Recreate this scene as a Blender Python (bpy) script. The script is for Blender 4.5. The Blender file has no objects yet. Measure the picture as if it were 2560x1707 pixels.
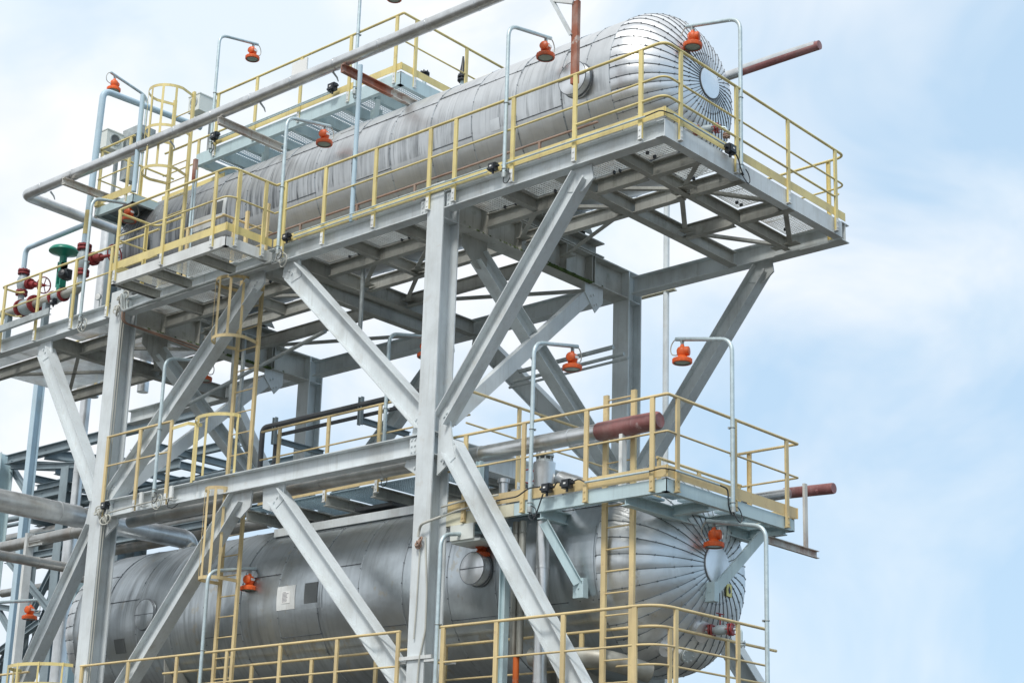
import bpy, math, random
from mathutils import Vector, Matrix
R = math.radians
random.seed(7)
sc = bpy.context.scene
COL = sc.collection

# ------------------------------------------------------------------ camera
cam_d = bpy.data.cameras.new('camera'); cam = bpy.data.objects.new('camera', cam_d); COL.objects.link(cam)
RT = Vector((0.75626178, 0.65373573, 0.0264142)); DN = Vector((-0.15361046, 0.2166553, -0.96408729)); FW = Vector((-0.63598109, 0.72504487, 0.26426878))
m = Matrix((RT, -DN, -FW)).transposed().to_4x4(); m.translation = Vector((15, -15, 1.6)); cam.matrix_world = m
cam_d.sensor_width = 36; cam_d.sensor_fit = 'HORIZONTAL'; cam_d.lens = 4205.294 / 2560 * 36
cam_d.shift_x = (1280 - 1329.784) / 2560; cam_d.shift_y = (1068.663 - 853.5) / 2560
cam_d.clip_end = 20000; cam_d.clip_start = 0.1
sc.camera = cam
# ------------------------------------------------------------------ sky, sun, exposure
SUN_EL, SUN_AZ = R(52), R(-70)            # azimuth measured from +X towards +Y
sd = Vector((math.cos(SUN_EL) * math.cos(SUN_AZ), math.cos(SUN_EL) * math.sin(SUN_AZ), math.sin(SUN_EL)))
w = bpy.data.worlds.new('World'); sc.world = w; w.use_nodes = True
nt = w.node_tree; N = nt.nodes; Lk = nt.links
bg = N['Background']; bg.inputs['Strength'].default_value = 0.1
sky = N.new('ShaderNodeTexSky'); sky.sky_type = 'NISHITA'; sky.sun_disc = False
sky.sun_elevation = SUN_EL; sky.sun_rotation = math.pi / 2 - SUN_AZ
sky.air_density = 1.0; sky.dust_density = 0.6; sky.ozone_density = 2.0
tc = N.new('ShaderNodeTexCoord')
def wmath(op, a, b=None, clamp=False):
    n = N.new('ShaderNodeMath'); n.operation = op; n.use_clamp = clamp
    for i, v in enumerate((a, b)):
        if v is None: continue
        if isinstance(v, (int, float)): n.inputs[i].default_value = v
        else: Lk.new(v, n.inputs[i])
    return n.outputs[0]
def wdot(vec):
    n = N.new('ShaderNodeVectorMath'); n.operation = 'DOT_PRODUCT'; Lk.new(tc.outputs['Generated'], n.inputs[0]); n.inputs[1].default_value = vec
    return n.outputs['Value']
mp = N.new('ShaderNodeMapping'); Lk.new(tc.outputs['Generated'], mp.inputs[0]); mp.inputs['Rotation'].default_value = (0.3, 0.5, 0.2); mp.inputs['Scale'].default_value = (1, 1, 1.25); mp.inputs['Location'].default_value = (0.35, 0.1, 0.2)
n1 = N.new('ShaderNodeTexNoise'); n1.inputs['Scale'].default_value = 5.2; n1.inputs['Detail'].default_value = 5; n1.inputs['Roughness'].default_value = 0.55; Lk.new(mp.outputs[0], n1.inputs[0])
n1.inputs['Distortion'].default_value = 0.5
# the cloud sheet is thick to the west (left) and thins out to the north-east, low down
thin = wmath('ADD', wmath('MULTIPLY', wdot((0.62, 0.76, 0.0)), 1.35), wmath('MULTIPLY', wdot((0, 0, 1)), -1.5))
fac = wmath('ADD', wmath('MULTIPLY', n1.outputs[0], 3.1), wmath('MULTIPLY', thin, -1.0))
fac = wmath('ADD', fac, -1.17, True)
mix = N.new('ShaderNodeMix'); mix.data_type = 'RGBA'; Lk.new(fac, mix.inputs['Factor'])
blu = N.new('ShaderNodeMix'); blu.data_type = 'RGBA'; blu.inputs['Factor'].default_value = 0.85; Lk.new(sky.outputs[0], blu.inputs['A']); blu.inputs['B'].default_value = (4.9, 6.7, 8.5, 1)
Lk.new(blu.outputs['Result'], mix.inputs['A']); 
n2 = N.new('ShaderNodeTexNoise'); n2.inputs['Scale'].default_value = 6.5; n2.inputs['Detail'].default_value = 6; n2.inputs['Roughness'].default_value = 0.5; Lk.new(mp.outputs[0], n2.inputs[0])
cl_ = N.new('ShaderNodeMix'); cl_.data_type = 'RGBA'; r2 = N.new('ShaderNodeMapRange'); r2.interpolation_type = 'SMOOTHSTEP'; r2.inputs[1].default_value = 0.38; r2.inputs[2].default_value = 0.6; Lk.new(n2.outputs[0], r2.inputs[0]); Lk.new(r2.outputs[0], cl_.inputs['Factor'])
cl_.inputs['A'].default_value = (6.9, 7.8, 8.6, 1); cl_.inputs['B'].default_value = (8.4, 8.6, 8.85, 1); Lk.new(cl_.outputs['Result'], mix.inputs['B'])
Lk.new(mix.outputs['Result'], bg.inputs['Color'])
sl = bpy.data.lights.new('sun', 'SUN'); sl.energy = 2.1; sl.angle = R(12); sl.color = (1, 0.97, 0.92)
so = bpy.data.objects.new('sun', sl); COL.objects.link(so); so.rotation_euler = sd.to_track_quat('Z', 'Y').to_euler()
vs = sc.view_settings; vs.view_transform = 'Standard'; vs.look = 'None'; vs.gamma = 1; vs.use_curve_mapping = False; vs.exposure = 0.26

# ------------------------------------------------------------------ materials
def mat(name, col, rough=0.5, metal=0.0, var=0.12, scale=1.5, dirt=None, damt=0.0, streak=0.0, spots=None, samt=0.0, bump=0.0, spec=None, stretch=(1, 1, 1), dscale=2.5):
    M = bpy.data.materials.new(name); M.use_nodes = True; nt = M.node_tree; N = nt.nodes; L = nt.links
    b = N['Principled BSDF']; b.inputs['Metallic'].default_value = metal; b.inputs['Roughness'].default_value = rough
    if spec is not None: b.inputs['Specular IOR Level'].default_value = spec
    g = N.new('ShaderNodeNewGeometry')
    def noise(sc_, det, st=(1, 1, 1), ro=0.6):
        mp = N.new('ShaderNodeMapping'); L.new(g.outputs['Position'], mp.inputs[0]); mp.inputs['Scale'].default_value = st
        n = N.new('ShaderNodeTexNoise'); n.inputs['Scale'].default_value = sc_; n.inputs['Detail'].default_value = det; n.inputs['Roughness'].default_value = ro; L.new(mp.outputs[0], n.inputs[0]); return n.outputs[0]
    def ramp(x, lo, hi):
        r = N.new('ShaderNodeMapRange'); r.inputs[1].default_value = lo; r.inputs[2].default_value = hi; r.interpolation_type = 'SMOOTHSTEP'; L.new(x, r.inputs[0]); return r.outputs[0]
    def mul(a, v):
        n = N.new('ShaderNodeMath'); n.operation = 'MULTIPLY'; L.new(a, n.inputs[0])
        if isinstance(v, (int, float)): n.inputs[1].default_value = v
        else: L.new(v, n.inputs[1])
        return n.outputs[0]
    def mixc(f, a, bcol):
        x = N.new('ShaderNodeMix'); x.data_type = 'RGBA'; L.new(f, x.inputs['Factor'])
        if isinstance(a, tuple): x.inputs['A'].default_value = (*a, 1)
        else: L.new(a, x.inputs['A'])
        x.inputs['B'].default_value = (*bcol, 1); return x.outputs['Result']
    n0 = noise(scale, 5, stretch)
    lo = tuple(c * (1 - var) for c in col); hi = tuple(min(1, c * (1 + var)) for c in col)
    c = mixc(ramp(n0, 0.3, 0.7), lo, hi)
    if dirt:
        d = ramp(noise(dscale, 6, (1, 1, 0.55)), 0.45, 0.75); c = mixc(mul(d, damt), c, dirt)
        if streak:
            s = ramp(noise(9, 4, (3, 3, 0.12)), 0.52, 0.75); c = mixc(mul(s, streak), c, dirt)
    if spots:
        s = ramp(noise(5.5, 7), 0.6, 0.68); c = mixc(mul(s, samt), c, spots)
    L.new(c, b.inputs['Base Color'])
    r = N.new('ShaderNodeMapRange'); r.inputs[3].default_value = max(0, rough - 0.1); r.inputs[4].default_value = min(1, rough + 0.15); L.new(n0, r.inputs[0]); L.new(r.outputs[0], b.inputs['Roughness'])
    if bump:
        bp = N.new('ShaderNodeBump'); bp.inputs['Strength'].default_value = bump; bp.inputs['Distance'].default_value = 0.01; L.new(noise(30, 3), bp.inputs['Height']); L.new(bp.outputs[0], b.inputs['Normal'])
    return M
def clad(name, col, dirtcol, amt, rough, x0, pitch, wear=0.0, streakscale=26, tone_amt=1.0, band_z=None, gores=None):
    """weathered aluminium cladding: rain streaks run down round the barrel, every ring has its own tone"""
    M = bpy.data.materials.new(name); M.use_nodes = True; nt = M.node_tree; N = nt.nodes; L = nt.links
    b = N['Principled BSDF']; b.inputs['Metallic'].default_value = 0.92
    g = N.new('ShaderNodeNewGeometry'); sx = N.new('ShaderNodeSeparateXYZ'); L.new(g.outputs['Position'], sx.inputs[0])
    def mth(op, a, v=None, clamp=False):
        n = N.new('ShaderNodeMath'); n.operation = op; n.use_clamp = clamp
        for i, q in enumerate((a, v)):
            if q is None: continue
            if isinstance(q, (int, float)): n.inputs[i].default_value = q
            else: L.new(q, n.inputs[i])
        return n.outputs[0]
    def noise(s, d, st, ro=0.6, dist=0):
        mp = N.new('ShaderNodeMapping'); L.new(g.outputs['Position'], mp.inputs[0]); mp.inputs['Scale'].default_value = st
        n = N.new('ShaderNodeTexNoise'); n.inputs['Scale'].default_value = s; n.inputs['Detail'].default_value = d; n.inputs['Roughness'].default_value = ro; n.inputs['Distortion'].default_value = dist; L.new(mp.outputs[0], n.inputs[0]); return n.outputs[0]
    def ramp(x, lo, hi, a=0, bb=1):
        r = N.new('ShaderNodeMapRange'); r.interpolation_type = 'SMOOTHSTEP'
        for i, v in ((1, lo), (2, hi), (3, a), (4, bb)): r.inputs[i].default_value = v
        L.new(x, r.inputs[0]); return r.outputs[0]
    band = mth('FLOOR', mth('DIVIDE', mth('SUBTRACT', sx.outputs[0], x0), pitch))
    wn = N.new('ShaderNodeTexWhiteNoise'); wn.noise_dimensions = '1D'; L.new(band, wn.inputs['W'])
    st = ramp(noise(streakscale, 5, (1, 0.035, 0.06), 0.65), 0.50, 0.74)
    st2 = ramp(noise(9, 3, (1, 0.06, 0.05)), 0.42, 0.7)
    patch = ramp(noise(1.1, 5, (1, 0.5, 0.9)), 0.38, 0.72)
    f = mth('MULTIPLY', mth('ADD', mth('MULTIPLY', st, 0.65), mth('MULTIPLY', st2, 0.45)), mth('ADD', mth('MULTIPLY', patch, 0.75), 0.3))
    if band_z:      # run-off collects above the long lap seam and stops there
        up = ramp(sx.outputs[2], band_z[0] - 0.015, band_z[0] + 0.015); dn = ramp(sx.outputs[2], band_z[0] + 0.05, band_z[1], 1, 0.12)
        f = mth('MULTIPLY', f, mth('ADD', mth('MULTIPLY', mth('MULTIPLY', up, dn), 1.25), 0.3))
    gx = N.new('ShaderNodeMapRange'); gx.inputs[1].default_value = 2.0; gx.inputs[2].default_value = -8.0; gx.inputs[3].default_value = 0.62; gx.inputs[4].default_value = 1.35 + 0.3 * (band_z is not None); L.new(sx.outputs[0], gx.inputs[0])
    left_tone = ramp(sx.outputs[0], -1.0, -8.0, 0.06 * tone_amt, 0.34 * tone_amt if band_z else 0.12)  # sheet gets evenly darker towards the left end
    f = mth('MULTIPLY', mth('ADD', f, left_tone), mth('MULTIPLY', gx.outputs[0], amt), True)
    def mix(fc, a, bb):
        x = N.new('ShaderNodeMix'); x.data_type = 'RGBA'
        if isinstance(fc, float): x.inputs['Factor'].default_value = fc
        else: L.new(fc, x.inputs['Factor'])
        for k, v in (('A', a), ('B', bb)):
            if isinstance(v, tuple): x.inputs[k].default_value = (*v, 1)
            else: L.new(v, x.inputs[k])
        return x.outputs['Result']
    c0 = mix(wn.outputs[0], tuple(q * 0.93 for q in col), col)
    if gores:       # every gore of the dome is its own sheet
        an = mth('ARCTAN2', mth('SUBTRACT', sx.outputs[2], gores[1]), mth('SUBTRACT', sx.outputs[1], gores[0]))
        gi = mth('FLOOR', mth('MULTIPLY', an, gores[2] / (2 * math.pi))); gn = N.new('ShaderNodeTexWhiteNoise'); gn.noise_dimensions = '1D'; L.new(gi, gn.inputs['W'])
        c0 = mix(gn.outputs[0], tuple(q * 0.8 for q in col), col)
    c = mix(f, c0, dirtcol)
    if tone_amt:      # dull and bright blotches in the sheet
        bl = ramp(noise(1.9, 6, (1, 0.8, 0.8), 0.62, 0.6), 0.36, 0.66); c = mix(mth('MULTIPLY', bl, 0.55 if wear else 0.3), c, tuple(q * 0.62 for q in col))
    if wear:
        wsp = ramp(noise(3.5, 7, (1, 1, 0.8), 0.65), 0.6, 0.66); c = mix(mth('MULTIPLY', wsp, wear), c, (0.42, 0.36, 0.25))
    L.new(c, b.inputs['Base Color'])
    rr = mth('ADD', mth('MULTIPLY', noise(7, 4, (1, 0.4, 0.4)), 0.22), rough - 0.1); rr = mth('ADD', rr, mth('MULTIPLY', f, 0.25))
    if gores: rr = mth('ADD', rr, mth('MULTIPLY', gn.outputs[0], 0.14))
    L.new(rr, b.inputs['Roughness'])
    bp = N.new('ShaderNodeBump'); bp.inputs['Strength'].default_value = 0.3; bp.inputs['Distance'].default_value = 0.035
    L.new(mth('ADD', noise(2.2, 3, (1, 0.8, 0.8)), mth('MULTIPLY', noise(16, 2, (1, 0.06, 0.08)), 0.015)), bp.inputs['Height']); L.new(bp.outputs[0], b.inputs['Normal'])
    return M
M = {}
M['grey'] = mat('grey_painted_steel', (0.64, 0.685, 0.70), 0.5, var=0.09, dirt=(0.30, 0.29, 0.25), damt=0.36, streak=0.26, spots=(0.40, 0.30, 0.20), samt=0.12, bump=0.12)
M['grey_dark'] = mat('shade_darkened_grimy_steel', (0.37, 0.375, 0.345), 0.62, var=0.18, dirt=(0.15, 0.14, 0.115), damt=0.5, streak=0.4, spots=(0.10, 0.13, 0.05), samt=0.25, bump=0.15)  # underside shade is put into this darker grey, together with real grime
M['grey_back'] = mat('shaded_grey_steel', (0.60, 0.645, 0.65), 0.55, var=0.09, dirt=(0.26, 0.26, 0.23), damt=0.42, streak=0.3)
M['grey_girder'] = mat('grimy_girder_steel', (0.47, 0.48, 0.45), 0.6, var=0.14, dirt=(0.20, 0.19, 0.155), damt=0.5, streak=0.45, spots=(0.12, 0.15, 0.06), samt=0.3)
M['white_steel'] = mat('pale_painted_steel', (0.72, 0.74, 0.73), 0.55, dirt=(0.33, 0.31, 0.27), damt=0.35, streak=0.35)
M['yellow'] = mat('cream_yellow_paint', (0.72, 0.60, 0.26), 0.45, var=0.12, dirt=(0.36, 0.29, 0.17), damt=0.4, streak=0.25, spots=(0.42, 0.30, 0.16), samt=0.3, bump=0.1)
M['tan'] = mat('faded_tan_yellow_paint', (0.66, 0.52, 0.27), 0.5, var=0.13, dirt=(0.34, 0.26, 0.17), damt=0.42, streak=0.25, spots=(0.40, 0.27, 0.17), samt=0.3, bump=0.1)
M['brown'] = mat('rust_brown_pipe', (0.30, 0.19, 0.14), 0.7, var=0.25, dirt=(0.45, 0.38, 0.32), damt=0.5, bump=0.2)
M['blue'] = mat('pale_blue_painted_steel', (0.50, 0.63, 0.66), 0.5, var=0.07, dirt=(0.24, 0.29, 0.29), damt=0.35, streak=0.25)
M['bluepipe'] = mat('light_blue_painted_pipe', (0.46, 0.60, 0.69), 0.4, var=0.06, dirt=(0.32, 0.34, 0.30), damt=0.35)
M['rack'] = mat('blue_grey_rack_steel', (0.24, 0.30, 0.33), 0.6, var=0.15, dirt=(0.10, 0.11, 0.11), damt=0.4)
M['galv'] = mat('galvanised_tube', (0.52, 0.62, 0.65), 0.42, metal=0.35, var=0.1, scale=14, dirt=(0.36, 0.37, 0.34), damt=0.3)
M['galvgrey'] = mat('dull_galvanised_steel', (0.42, 0.46, 0.46), 0.5, metal=0.4, var=0.15, scale=10, dirt=(0.22, 0.2, 0.17), damt=0.45)
M['grating'] = mat('galvanised_grating', (0.66, 0.69, 0.69), 0.4, metal=0.3, var=0.15, scale=4, dirt=(0.36, 0.25, 0.15), damt=0.55, dscale=1.6)
M['grating_blue'] = mat('blue_grey_grating', (0.30, 0.40, 0.45), 0.5, metal=0.2, var=0.12)
M['orange'] = mat('orange_lamp_paint', (0.86, 0.14, 0.025), 0.42, var=0.12, scale=12, dirt=(0.42, 0.12, 0.05), damt=0.45, dscale=9)
M['glass'] = mat('lamp_lens_glass', (0.34, 0.38, 0.31), 0.12, var=0.05)
M['lampgrey'] = mat('lamp_bezel', (0.12, 0.13, 0.13), 0.4)
M['white'] = mat('white_label', (0.80, 0.80, 0.78), 0.5, var=0.04)
M['black'] = mat('black_plastic', (0.02, 0.024, 0.03), 0.35, var=0.2)
M['darkpipe'] = mat('dark_coated_pipe', (0.085, 0.09, 0.095), 0.45, var=0.2)
M['rust'] = mat('rusty_channel', (0.30, 0.10, 0.055), 0.75, var=0.3, spots=(0.62, 0.60, 0.56), samt=0.6, dirt=(0.55, 0.52, 0.48), damt=0.45, dscale=3)
M['rustwhite'] = mat('white_rusting_channel', (0.58, 0.57, 0.53), 0.7, var=0.15, dirt=(0.27, 0.11, 0.06), damt=0.75, streak=0.5, dscale=4)
M['redox'] = mat('red_oxide_primer', (0.27, 0.105, 0.10), 0.4, var=0.25, scale=3, spots=(0.55, 0.45, 0.44), samt=0.6, dirt=(0.42, 0.30, 0.29), damt=0.5, streak=0.3, bump=0.25)
M['red'] = mat('red_painted_flange', (0.26, 0.028, 0.03), 0.5, var=0.2, dirt=(0.2, 0.06, 0.05), damt=0.4)
M['green'] = mat('green_painted_actuator', (0.01, 0.22, 0.15), 0.3, var=0.1)
M['valvegrey'] = mat('blue_grey_valve_body', (0.36, 0.42, 0.44), 0.5, var=0.15, dirt=(0.2, 0.17, 0.13), damt=0.4)
M['sleeve'] = mat('dirty_pipe_sleeve', (0.40, 0.40, 0.36), 0.5, metal=0.5, var=0.2, dirt=(0.2, 0.17, 0.13), damt=0.6)
M['seamhead'] = mat('gore_seam_lip', (0.20, 0.23, 0.25), 0.4, metal=0.6, var=0.4, scale=5)
M['seam'] = mat('dark_seam_lip', (0.15, 0.165, 0.18), 0.5, metal=0.5, var=0.2)
M['seamlight'] = mat('seam_lip', (0.42, 0.45, 0.47), 0.4, metal=0.7, var=0.3, scale=6)
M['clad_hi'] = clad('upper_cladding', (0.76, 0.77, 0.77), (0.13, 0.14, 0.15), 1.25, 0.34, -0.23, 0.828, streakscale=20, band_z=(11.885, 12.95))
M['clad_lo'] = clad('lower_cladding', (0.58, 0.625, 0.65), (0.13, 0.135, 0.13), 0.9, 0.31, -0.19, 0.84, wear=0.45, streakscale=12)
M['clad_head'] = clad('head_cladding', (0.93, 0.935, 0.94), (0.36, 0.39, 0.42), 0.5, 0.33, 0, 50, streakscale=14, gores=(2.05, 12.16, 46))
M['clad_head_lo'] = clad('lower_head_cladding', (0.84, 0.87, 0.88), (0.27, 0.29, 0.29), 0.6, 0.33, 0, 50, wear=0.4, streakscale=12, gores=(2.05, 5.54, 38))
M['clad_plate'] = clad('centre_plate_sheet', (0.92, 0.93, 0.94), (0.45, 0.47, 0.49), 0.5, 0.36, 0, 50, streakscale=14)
M['pipeclad'] = mat('pipe_cladding', (0.66, 0.67, 0.67), 0.33, metal=0.9, var=0.12, scale=3, dirt=(0.30, 0.28, 0.25), damt=0.5, bump=0.05)
M['pipedull'] = mat('dull_pipe_cladding', (0.46, 0.46, 0.44), 0.42, metal=0.85, var=0.18, scale=3, dirt=(0.28, 0.20, 0.13), damt=0.45)
M['cabinet'] = mat('pale_cabinet_paint', (0.70, 0.73, 0.69), 0.45, var=0.05)
M['cream'] = mat('cream_stained_steel', (0.70, 0.68, 0.52), 0.6, var=0.08, dirt=(0.42, 0.40, 0.33), damt=0.6, dscale=4)
M['cable'] = mat('black_cable', (0.03, 0.035, 0.04), 0.5)
M['cablegrey'] = mat('grey_cable', (0.48, 0.48, 0.43), 0.6)
M['sign'] = mat('yellow_sign', (0.72, 0.66, 0.22), 0.5, var=0.05)
M['ink'] = mat('sign_ink', (0.05, 0.045, 0.09), 0.6)
M['ground'] = mat('gravel_ground', (0.075, 0.07, 0.06), 0.95, var=0.2, scale=3, bump=0.6)
M['moss'] = mat('green_moss', (0.05, 0.085, 0.015), 0.95, var=0.4, scale=20)
M['orangepost'] = mat('orange_pipe_sleeve', (0.72, 0.16, 0.03), 0.5, var=0.12, spots=(0.6, 0.6, 0.58), samt=0.5)

# lamps fade unevenly: each copy has its own tone, and grime on top
_n = M['orange'].node_tree; _b = _n.nodes['Principled BSDF']; _l = [l for l in _n.links if l.to_socket == _b.inputs['Base Color']][0].from_socket
_oi = _n.nodes.new('ShaderNodeObjectInfo'); _h = _n.nodes.new('ShaderNodeHueSaturation'); _mr = _n.nodes.new('ShaderNodeMapRange'); _mr.inputs[3].default_value = 0.62; _mr.inputs[4].default_value = 1.1
_n.links.new(_oi.outputs['Random'], _mr.inputs[0]); _n.links.new(_mr.outputs[0], _h.inputs['Value']); _n.links.new(_l, _h.inputs['Color']); _n.links.new(_h.outputs[0], _b.inputs['Base Color'])

# ------------------------------------------------------------------ mesh building
class MB:
    def __init__(s): s.v = []; s.f = []; s.sm = []; s.mi = None
    def add(s, vs, fs, smooth=False):
        o = len(s.v); s.v += [Vector(v) for v in vs]; s.f += [tuple(i + o for i in f) for f in fs]; s.sm += [smooth] * len(fs); return s
    def box(s, a, b):
        x0, y0, z0 = a; x1, y1, z1 = b
        return s.add([(x0, y0, z0), (x1, y0, z0), (x1, y1, z0), (x0, y1, z0), (x0, y0, z1), (x1, y0, z1), (x1, y1, z1), (x0, y1, z1)],
                     [(0, 3, 2, 1), (4, 5, 6, 7), (0, 1, 5, 4), (1, 2, 6, 5), (2, 3, 7, 6), (3, 0, 4, 7)])
    def prism(s, prof, p0, p1, u, v):
        """extrude a closed 2-D profile (counted in u, v) from p0 to p1"""
        p0 = Vector(p0); p1 = Vector(p1); n = len(prof)
        vs = [p + u * a + v * b for p in (p0, p1) for a, b in prof]
        fs = [(i, (i + 1) % n, n + (i + 1) % n, n + i) for i in range(n)] + [tuple(range(n))[::-1], tuple(range(n, 2 * n))]
        return s.add(vs, fs)
    def frame(s, p0, p1, up):
        d = (Vector(p1) - Vector(p0)).normalized(); up = Vector(up); v = (up - d * up.dot(d)).normalized(); u = d.cross(v); return u, v
    def isec(s, p0, p1, h, b, up, tw=0.01, tf=0.014):
        u, v = s.frame(p0, p1, up); H = h / 2; B = b / 2; t = tw / 2; q = H - tf
        return s.prism([(-B, -H), (B, -H), (B, -q), (t, -q), (t, q), (B, q), (B, H), (-B, H), (-B, q), (-t, q), (-t, -q), (-B, -q)], p0, p1, u, v)
    def chan(s, p0, p1, h, b, up, side=1, t=0.009):
        u, v = s.frame(p0, p1, up); H = h / 2; k = side
        pr = [(0, -H), (b * k, -H), (b * k, -H + t), (t * k, -H + t), (t * k, H - t), (b * k, H - t), (b * k, H), (0, H)]
        return s.prism(pr, p0, p1, u, v)
    def angle(s, p0, p1, a, up, side=1, t=0.008):
        u, v = s.frame(p0, p1, up); k = side
        return s.prism([(0, 0), (a * k, 0), (a * k, t), (t * k, t), (t * k, a), (0, a)], p0, p1, u, v)
    def bar(s, p0, p1, w, h, up=(0, 0, 1)):
        u, v = s.frame(p0, p1, up); W = w / 2; H = h / 2
        return s.prism([(-W, -H), (W, -H), (W, H), (-W, H)], p0, p1, u, v)
    def tube(s, pts, r, n=12, caps=True):
        pts = [Vector(p) for p in pts]; rs = r if isinstance(r, (list, tuple)) else [r] * len(pts)
        t = [(pts[min(i + 1, len(pts) - 1)] - pts[max(i - 1, 0)]).normalized() for i in range(len(pts))]
        up = Vector((0, 0, 1)) if abs(t[0].z) < 0.9 else Vector((1, 0, 0)); u = (up - t[0] * up.dot(t[0])).normalized(); vs = []; fs = []
        for i, p in enumerate(pts):
            u = (u - t[i] * u.dot(t[i])).normalized(); w_ = t[i].cross(u)
            vs += [p + (u * math.cos(2 * math.pi * k / n) + w_ * math.sin(2 * math.pi * k / n)) * rs[i] for k in range(n)]
        for i in range(len(pts) - 1):
            fs += [(i * n + k, i * n + (k + 1) % n, (i + 1) * n + (k + 1) % n, (i + 1) * n + k) for k in range(n)]
        s.add(vs, fs, True)
        if caps:
            m_ = len(pts) - 1; s.add(vs[:n], [tuple(range(n))[::-1]]); s.add(vs[m_ * n:], [tuple(range(n))])
        return s
    def rev(s, prof, o, ax, n=32, smooth=True):
        """revolve (radius, distance along axis) pairs about the axis"""
        o = Vector(o); ax = Vector(ax).normalized(); up = Vector((0, 0, 1)) if abs(ax.z) < 0.9 else Vector((1, 0, 0))
        u = (up - ax * up.dot(ax)).normalized(); w_ = ax.cross(u); vs = []; fs = []
        for r_, d in prof: vs += [o + ax * d + (u * math.cos(2 * math.pi * k / n) + w_ * math.sin(2 * math.pi * k / n)) * r_ for k in range(n)]
        for i in range(len(prof) - 1): fs += [(i * n + k, i * n + (k + 1) % n, (i + 1) * n + (k + 1) % n, (i + 1) * n + k) for k in range(n)]
        return s.add(vs, fs, smooth)
    def disc(s, o, ax, r, h, n=24):
        o = Vector(o); ax = Vector(ax).normalized(); return s.tube([o, o + ax * h], r, n)
    def torus(s, o, ax, R_, r, n=28, k=8):
        o = Vector(o); ax = Vector(ax).normalized(); up = Vector((0, 0, 1)) if abs(ax.z) < 0.9 else Vector((1, 0, 0)); u = (up - ax * up.dot(ax)).normalized(); w_ = ax.cross(u)
        vs = []; fs = []
        for i in range(n):
            a = 2 * math.pi * i / n; d = u * math.cos(a) + w_ * math.sin(a)
            vs += [o + d * (R_ + r * math.cos(2 * math.pi * j / k)) + ax * r * math.sin(2 * math.pi * j / k) for j in range(k)]
            fs += [(i * k + j, i * k + (j + 1) % k, ((i + 1) % n) * k + (j + 1) % k, ((i + 1) % n) * k + j) for j in range(k)]
        return s.add(vs, fs, True)
    def bolt(s, o, ax, r=0.013, h=0.012): return s.tube([Vector(o), Vector(o) + Vector(ax).normalized() * h], r, 6)
    def merge(s, o, k):
        """take in another builder's faces with material slot k"""
        if s.mi is None: s.mi = [0] * len(s.f)
        else: s.mi += [0] * (len(s.f) - len(s.mi))
        n = len(s.v); s.v += o.v; s.f += [tuple(i + n for i in f) for f in o.f]; s.sm += o.sm; s.mi += [k] * len(o.f); return s
    def build(s, name, m_, parent=None):
        me = bpy.data.meshes.new(name); o = Vector(parent['_o']) if parent is not None else Vector((0, 0, 0))
        if not s.v: raise RuntimeError('empty ' + name)
        if parent is None:
            o = sum(s.v, Vector()) / len(s.v)
        me.from_pydata([v - o for v in s.v], [], s.f); me.polygons.foreach_set('use_smooth', s.sm)
        
        for q in (m_ if isinstance(m_, (list, tuple)) else [m_]): me.materials.append(M[q] if isinstance(q, str) else q)
        if s.mi is not None: me.polygons.foreach_set('material_index', s.mi + [0] * (len(s.f) - len(s.mi)))
        me.update()
        if any(s.sm): me.set_sharp_from_angle(angle=R(40))
        ob = bpy.data.objects.new(name, me); COL.objects.link(ob)
        if parent is not None: ob.parent = parent; ob['_o'] = tuple(o)
        else: ob.location = o; ob['_o'] = tuple(o)
        return ob
def tag(o, label=None, cat=None, group=None, kind=None):
    for k, v in (('label', label), ('category', cat), ('group', group), ('kind', kind)):
        if v: o[k] = v
    return o
def thing(name, loc, label, cat, group=None):
    o = bpy.data.objects.new(name, None); COL.objects.link(o); o.location = loc; o['_o'] = tuple(loc); o.empty_display_size = 0.2
    return tag(o, label, cat, group)
def kids(o): return [c for c in bpy.data.objects if c.parent == o]
def copy_tree(o, parent=None):
    c = o.copy(); COL.objects.link(c)
    if parent is not None: c.parent = parent
    for ch in kids(o): copy_tree(ch, c)
    return c
def fillet(pts, r, n=6):
    pts = [Vector(p) for p in pts]; out = [pts[0]]
    for i in range(1, len(pts) - 1):
        a, p, b = pts[i - 1], pts[i], pts[i + 1]; d0 = (a - p); d1 = (b - p); q = min(r, d0.length * 0.49, d1.length * 0.49)
        s0 = p + d0.normalized() * q; s1 = p + d1.normalized() * q
        for k in range(n + 1):
            t = k / n; out.append(s0 * (1 - t) ** 2 + p * 2 * t * (1 - t) + s1 * t * t)
    return out + [pts[-1]]

# ------------------------------------------------------------------ ground
g = MB(); g.add([(-1500, -1500, 0), (1500, -1500, 0), (1500, 1500, 0), (-1500, 1500, 0)], [(0, 1, 2, 3)])
tag(g.build('ground', 'ground'), kind='structure')
g = MB(); g.box((-14, -3, 0.0), (9, 8, 0.12)); tag(g.build('paving', mat('concrete_slab', (0.085, 0.08, 0.07), 0.9, var=0.12)), kind='structure')
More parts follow.
